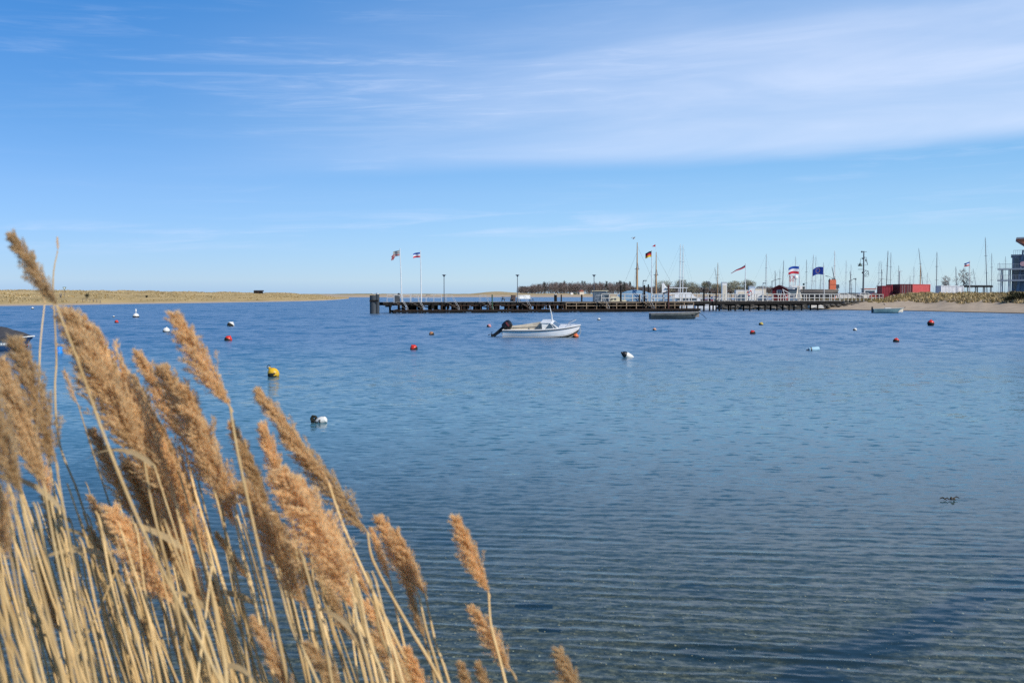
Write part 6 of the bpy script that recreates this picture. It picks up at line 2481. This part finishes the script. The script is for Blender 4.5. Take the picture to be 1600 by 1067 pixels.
def reed(label, tip, base, way, d, kind='plume', r=.0036, group='reeds on the bank', wide=1.0, leaves=0, dz=0.0):
    """tip, base: photo pixels of the plume ends; way: pixels the stalk passes further down"""
    rg = RG
    if kind == 'plume':                      # the lowest branches hang below the neck
        base = (base[0] + (base[0] - tip[0]) * .13, base[1] + (base[1] - tip[1]) * .13)
        way = [w_ for w_ in way if w_[1] > base[1] + 25] or [(base[0] + (base[0] - tip[0]) * .4, base[1] + (base[1] - tip[1]) * .4)]
    B0 = at(base[0], base[1], d)
    T = at(tip[0], tip[1], d + dz)
    pts = [B0]
    for i, w_ in enumerate(way):
        pts.append(at(w_[0], w_[1], d - 0.04 * (i + 1)))
    dirv = pts[-1] - (pts[-2] if len(pts) > 1 else T)
    dirv = dirv.normalized()
    q = pts[-1]
    # on down to the ground, growing steeper
    for _ in range(14):
        dirv = (dirv + Vector((0, 0, -0.20))).normalized()
        q = q + dirv * 0.22
        gz = bank_z(q.x, q.y)
        if q.z < gz - 0.02:
            break
        pts.append(q)
    pts.append(Vector((q.x, q.y, min(q.z, bank_z(q.x, q.y) - 0.03))))
    root = Vector(pts[-1])
    t = thing('reed', label, 'reed', root, 0, group)
    loc = [p - root for p in pts]
    top_ = loc[0]
    if kind == 'bare':
        top_ = T - root
        loc = [top_] + loc
    sm = spline(loc, 4)
    rs = [r * 0.64 * (0.62 + 0.38 * min(1, i / 10)) for i in range(len(sm))]
    s2_, r2_ = [], []
    for i, p_ in enumerate(sm):
        if i % 5 == 4 and i < len(sm) - 1:          # a knot on the stalk
            dd = (sm[i + 1] - sm[i]).normalized() * .006
            s2_ += [p_ - dd, p_, p_ + dd]
            r2_ += [rs[i], rs[i] * 1.25, rs[i]]
        else:
            s2_.append(p_)
            r2_.append(rs[i])
    b = MB().tube(s2_, r2_, 6)
    st = b.build('stalk', stalk_m, t, True)
    if kind != 'bare':
        me_ = (PLT if kind == 'thin' else PL)
        me_ = me_[rg.randrange(len(me_))]
        z = (T - B0)
        L_ = z.length
        z.normalize()
        x = Vector((1, 0, 0)) - z * z.x
        x.normalize()
        y = z.cross(x)
        rot = Matrix((x, y, z)).transposed().to_4x4() @ Matrix.Rotation(rg.uniform(-.5, .5), 4, 'Z')
        o = inst('plume', me_, t)
        sc_ = 0.92 * wide * rg.uniform(.92, 1.08)
        o.matrix_local = Matrix.Translation(B0 - root) @ rot @ Matrix.Diagonal((L_ * sc_, L_ * sc_, L_, 1))
    for k in range(leaves):
        i = min(len(sm) - 2, 3 + rg.randrange(max(1, min(8, len(sm) - 4))))
        dr = (sm[i] - sm[i + 1]).normalized()
        dr = (dr + Vector((rg.uniform(-.9, .15), rg.uniform(-.3, .3), rg.uniform(-.2, .2)))).normalized()
        leaf_blade(t, sm[i], dr, rg.uniform(.10, .22), rg.uniform(.003, .006), rg.uniform(.2, .9))
    return t


# plumes that can be told apart in the photograph
RE = [
    ('tallest reed, its plume standing against the sky at the left', (20, 364), (80, 464), [(122, 565), (170, 700), (238, 860), (345, 1067)], 1.45, 'plume', 1.0),
    ('thin upright reed crossing the tallest plume at the left edge', (52, 392), (70, 470), [(62, 556), (66, 640), (90, 800), (140, 1067)], 1.9, 'thin', .9),
    ('hair thin reed with a tiny head beside the tallest plume', (91, 371), (90, 392), [(83, 440), (88, 556), (86, 612), (94, 697), (132, 800), (205, 1067)], 2.0, 'thin', .8),
    ('broad plume reaching up to the spit shoreline, left one of a joined pair', (112, 484), (212, 690), [(240, 800), (270, 920), (300, 1067)], 1.62, 'plume', 1.05),
    ('broad plume reaching up to the spit shoreline, right one of a joined pair', (149, 493), (258, 745), [(290, 860), (330, 1067)], 1.66, 'plume', .9),
    ('full plume hanging below the broad pair', (196, 610), (285, 830), [(305, 930), (335, 1067)], 1.7, 'plume', .85),
    ('plume in front of the covered blue boat', (37, 526), (82, 700), [(100, 800), (150, 1067)], 1.45, 'plume', .95),
    ('pale plume at the left edge under the covered blue boat', (8, 560), (62, 735), [(85, 850), (128, 1067)], 1.4, 'plume', .9),
    ('big dark blurred plume cut by the left edge', (-22, 570), (26, 750), [(50, 860), (100, 1067)], 1.15, 'plume', .95),
    ('plume low at the left edge below the dark blurred one', (-30, 690), (12, 850), [(30, 940), (60, 1067)], 1.2, 'plume', .9),
    ('small thin plume standing free under the blue drum', (101, 578), (122, 632), [(140, 690), (172, 790), (215, 920), (250, 1067)], 2.0, 'thin', 1.0),
    ('narrow plume left of the broad pair, pointing to the free small one', (150, 668), (202, 790), [(235, 890), (290, 1067)], 1.75, 'plume', .75),
    ('upper slim plume of the trio left of the tall right-hand plume', (221, 547), (278, 668), [(308, 780), (345, 900), (385, 1067)], 1.8, 'plume', .75),
    ('lower slim plume of the trio left of the tall right-hand plume', (212, 586), (262, 700), [(290, 800), (330, 920), (370, 1067)], 1.85, 'plume', .7),
    ('plump plume of the trio, nearest to the tall right-hand plume', (264, 568), (335, 745), [(355, 850), (392, 1067)], 1.65, 'plume', .95),
    ('tall thick plume topping the middle of the clump below the red ball buoy', (279, 488), (350, 618), [(374, 720), (405, 860), (450, 1067)], 1.6, 'plume', 1.15),
    ('thick plume hanging right below the tallest one of the middle', (292, 600), (358, 770), [(382, 880), (430, 1067)], 1.62, 'plume', 1.05),
    ('slim plume between the middle plumes and the yellow buoy', (365, 660), (404, 756), [(430, 860), (480, 1067)], 1.85, 'plume', .8),
    ('long plume just under the yellow buoy, upper one of its bent stalk', (407, 610), (500, 735), [(540, 830), (590, 940), (650, 1067)], 1.75, 'plume', .85),
    ('long plume running down to the right beside the weed grown float', (452, 670), (560, 812), [(585, 880), (640, 980), (690, 1067)], 1.75, 'plume', .75),
    ('narrow upright plume left of the bulky one in the centre of the clump', (414, 664), (452, 800), [(470, 900), (510, 1067)], 1.7, 'plume', .85),
    ('bulky plume in the centre of the clump, widest of all', (448, 728), (540, 905), [(560, 980), (582, 1067)], 1.5, 'plume', 1.2),
    ('second bulky plume tucked behind the widest one', (470, 745), (545, 880), [(570, 970), (600, 1067)], 1.58, 'plume', 1.0),
    ('long ragged plume in the lower middle left of the bulky one', (390, 750), (470, 925), [(490, 1000), (508, 1067)], 1.62, 'plume', .85),
    ('ragged plume hanging lowest under the left middle plumes', (184, 785), (260, 925), [(285, 985), (305, 1067)], 1.6, 'plume', .95),
    ('dark plume among the dense stalks, left of centre', (263, 800), (322, 940), [(340, 1000), (355, 1067)], 1.66, 'plume', .9),
    ('small brown plume standing in the gap of water at the left', (144, 774), (184, 850), [(200, 930), (218, 1067)], 1.95, 'plume', .8),
    ('small pale plume just below the brown one in the water gap', (142, 822), (178, 893), [(196, 970), (215, 1067)], 1.9, 'plume', .85),
    ('tiny fluffy head low in the gap of water', (222, 968), (248, 1015), [(262, 1067)], 1.95, 'plume', .9),
    ('little plume between the stalks under the slim middle plume', (340, 832), (386, 898), [(405, 970), (430, 1067)], 1.9, 'plume', .8),
    ('upright plume right of the clump, left half of a pair', (599, 803), (648, 915), [(668, 990), (690, 1067)], 1.8, 'plume', .95),
    ('upright plume right of the clump, right half of a pair', (622, 828), (660, 918), [(680, 1000), (702, 1067)], 1.82, 'plume', .9),
    ('thin plume just left of the upright pair', (583, 824), (606, 895), [(625, 980), (645, 1067)], 1.85, 'plume', .7),
    ('drooping plume under the upright pair', (632, 890), (660, 985), [(672, 1030), (680, 1067)], 1.8, 'plume', .7),
    ('single plume standing apart over open water, highest of the right group', (717, 806), (758, 912), [(768, 980), (790, 1067)], 1.75, 'plume', 1.0),
    ('plume below the single one standing apart', (741, 946), (792, 1035), [(812, 1075)], 1.72, 'plume', .95),
    ('plume tip at the bottom edge right of all other reeds', (881, 1010), (915, 1120), [(925, 1150)], 1.6, 'plume', 1.1),
    ('small plume tip at the bottom edge below the single tall plume', (724, 1036), (748, 1115), [(755, 1150)], 1.7, 'plume', .9),
    ('plume tip at the bottom edge, right one of two under the tall plume', (750, 1036), (778, 1120), [(788, 1150)], 1.7, 'plume', .9),
    ('low slanting plume at the bottom left of the white dry leaf', (398, 965), (455, 1072), [(470, 1120)], 1.5, 'plume', .8),
    ('low slanting plume at the bottom right of the white dry leaf', (488, 1000), (540, 1090), [(555, 1130)], 1.52, 'plume', .85),
    ('thin curved plume beside the bulky one, on its right flank', (528, 828), (572, 920), [(610, 1000), (640, 1067)], 1.78, 'plume', .65),
    ('slender plume low on the right flank of the clump', (575, 935), (628, 1030), [(648, 1090)], 1.75, 'plume', .75),
    ('short plume behind the right flank of the clump', (498, 870), (545, 985), [(560, 1067)], 1.85, 'plume', .7),
    ('short brown plume at the bottom near the left corner', (60, 870), (92, 975), [(110, 1067)], 1.9, 'plume', .7),
    ('faded plume in the dense stalks near the left edge', (78, 770), (105, 900), [(130, 1067)], 1.95, 'plume', .65),
    ('half hidden plume in the middle of the dense stalks', (335, 905), (368, 1000), [(385, 1067)], 1.95, 'plume', .7),
    ('ragged plume at the bottom edge in the right of the clump', (590, 985), (640, 1080), [(655, 1130)], 1.6, 'plume', .9),
    ('fluffy plume at the bottom edge left of the single tall plume', (640, 1010), (672, 1100), [(685, 1140)], 1.65, 'plume', .9)]
RE += [
    ('plume tucked behind the broad pair, between it and the slim trio', (172, 560), (240, 720), [(275, 860), (320, 1067)], 1.78, 'plume', .8),
    ('dim plume in the shade between the middle plumes', (238, 640), (305, 775), [(335, 890), (385, 1067)], 1.8, 'plume', .85),
    ('long plume under the plump one of the trio', (255, 690), (318, 845), [(345, 940), (380, 1067)], 1.72, 'plume', .8),
    ('plume behind the thick middle plumes, lower right of them', (312, 650), (362, 800), [(392, 910), (430, 1067)], 1.78, 'plume', .8),
    ('slim plume left of the bulky centre plume, hanging straight', (384, 690), (425, 810), [(450, 920), (485, 1067)], 1.8, 'plume', .75),
    ('small plume under the widest plume of the centre', (430, 800), (485, 910), [(510, 990), (530, 1067)], 1.7, 'plume', .8),
    ('feathery plume at the lower right side of the widest plume', (492, 800), (545, 935), [(575, 1010), (590, 1067)], 1.66, 'plume', .85),
    ('plume among the stalks below the narrow one of the left', (205, 720), (268, 865), [(295, 950), (325, 1067)], 1.76, 'plume', .75),
    ('plume at the left edge between the dark blurred one and the blue boat', (28, 615), (72, 755), [(95, 860), (140, 1067)], 1.5, 'plume', .85)]
for lab, tip, base, way, d, kind, wide in RE:
    reed(lab, tip, base, way, d, kind, (.0034 if d < 1.5 else .0042) if kind == 'plume' else .0028, wide=wide, leaves=1 if RG.random() < .12 else 0, dz=RG.uniform(-.05, .05))

# all the other stalks of the clump, their heads hidden or broken off
LEFT_TOP = [(-60, 730), (60, 720), (180, 800), (240, 720), (300, 730), (360, 760), (430, 800), (520, 860), (600, 900), (660, 960)]
for k in range(185):
    xb = RG.uniform(-90, 640) if RG.random() < .72 else RG.uniform(-90, 330)
    yb = 1067
    ty = interp(LEFT_TOP, xb - 80) + RG.uniform(0, 130)
    ln_ = yb - ty
    xt = xb - ln_ * RG.uniform(.19, .37)
    xm = (xt + xb) / 2 + RG.uniform(-6, 12) - 4
    d = RG.uniform(1.45, 2.3) if xb > 120 else RG.uniform(1.3, 2.1)
    lv = 1 if RG.random() < .10 else 0
    zone = 'at the left edge of the clump' if xb < 150 else 'in the middle of the clump' if xb < 400 else 'on the right flank of the clump'
    lab = ('bare dry reed stalk carrying a torn leaf, ' if lv else 'bare dry reed stalk without a head ') + zone
    g_ = ('leafy bare stalks ' if lv else 'bare reed stalks ') + zone
    reed(lab, (xt - 8, ty - 22), (xt, ty), [(xm, (ty + yb) / 2), (xb, yb)], d, 'bare', RG.choice([.0022, .0028, .0032, .0036]), g_, leaves=lv)
# bent and broken pieces that cross the others
t = reed('bare stalk bent to the right, crossing the others left of centre', (186, 878), (183, 886), [(168, 922), (132, 1000), (100, 1067)], 1.6, 'bare', .0022, 'bare reed stalks in the clump')
t['group'] = 'crossing reed stalks'
t = reed('pale broken stalk crossing the dense stalks upright near the middle', (332, 880), (330, 890), [(318, 990), (308, 1067)], 1.5, 'bare', .003, 'crossing reed stalks')
# the white dry leaf
q = at(352, 1040, 1.45)
root = Vector((q.x + .1, q.y + .05, bank_z(0, q.y + .05)))
t = thing('reed', 'short reed bearing a bleached white curved leaf at the bottom edge', 'reed', root, 0, 'reeds on the bank')
MB().tube([(0, 0, -.03), q - root + Vector((.02, 0, -.5)), q - root, q - root + Vector((-.02, 0, .12))], [.004, .004, .0035, .002], 6).build('stalk', stalk_m, t, True)
leaf_blade(t, q - root, Vector((.9, -.1, .35)), .085, .0055, .9)
tag(t.children[-1], 'bleached white curved leaf')
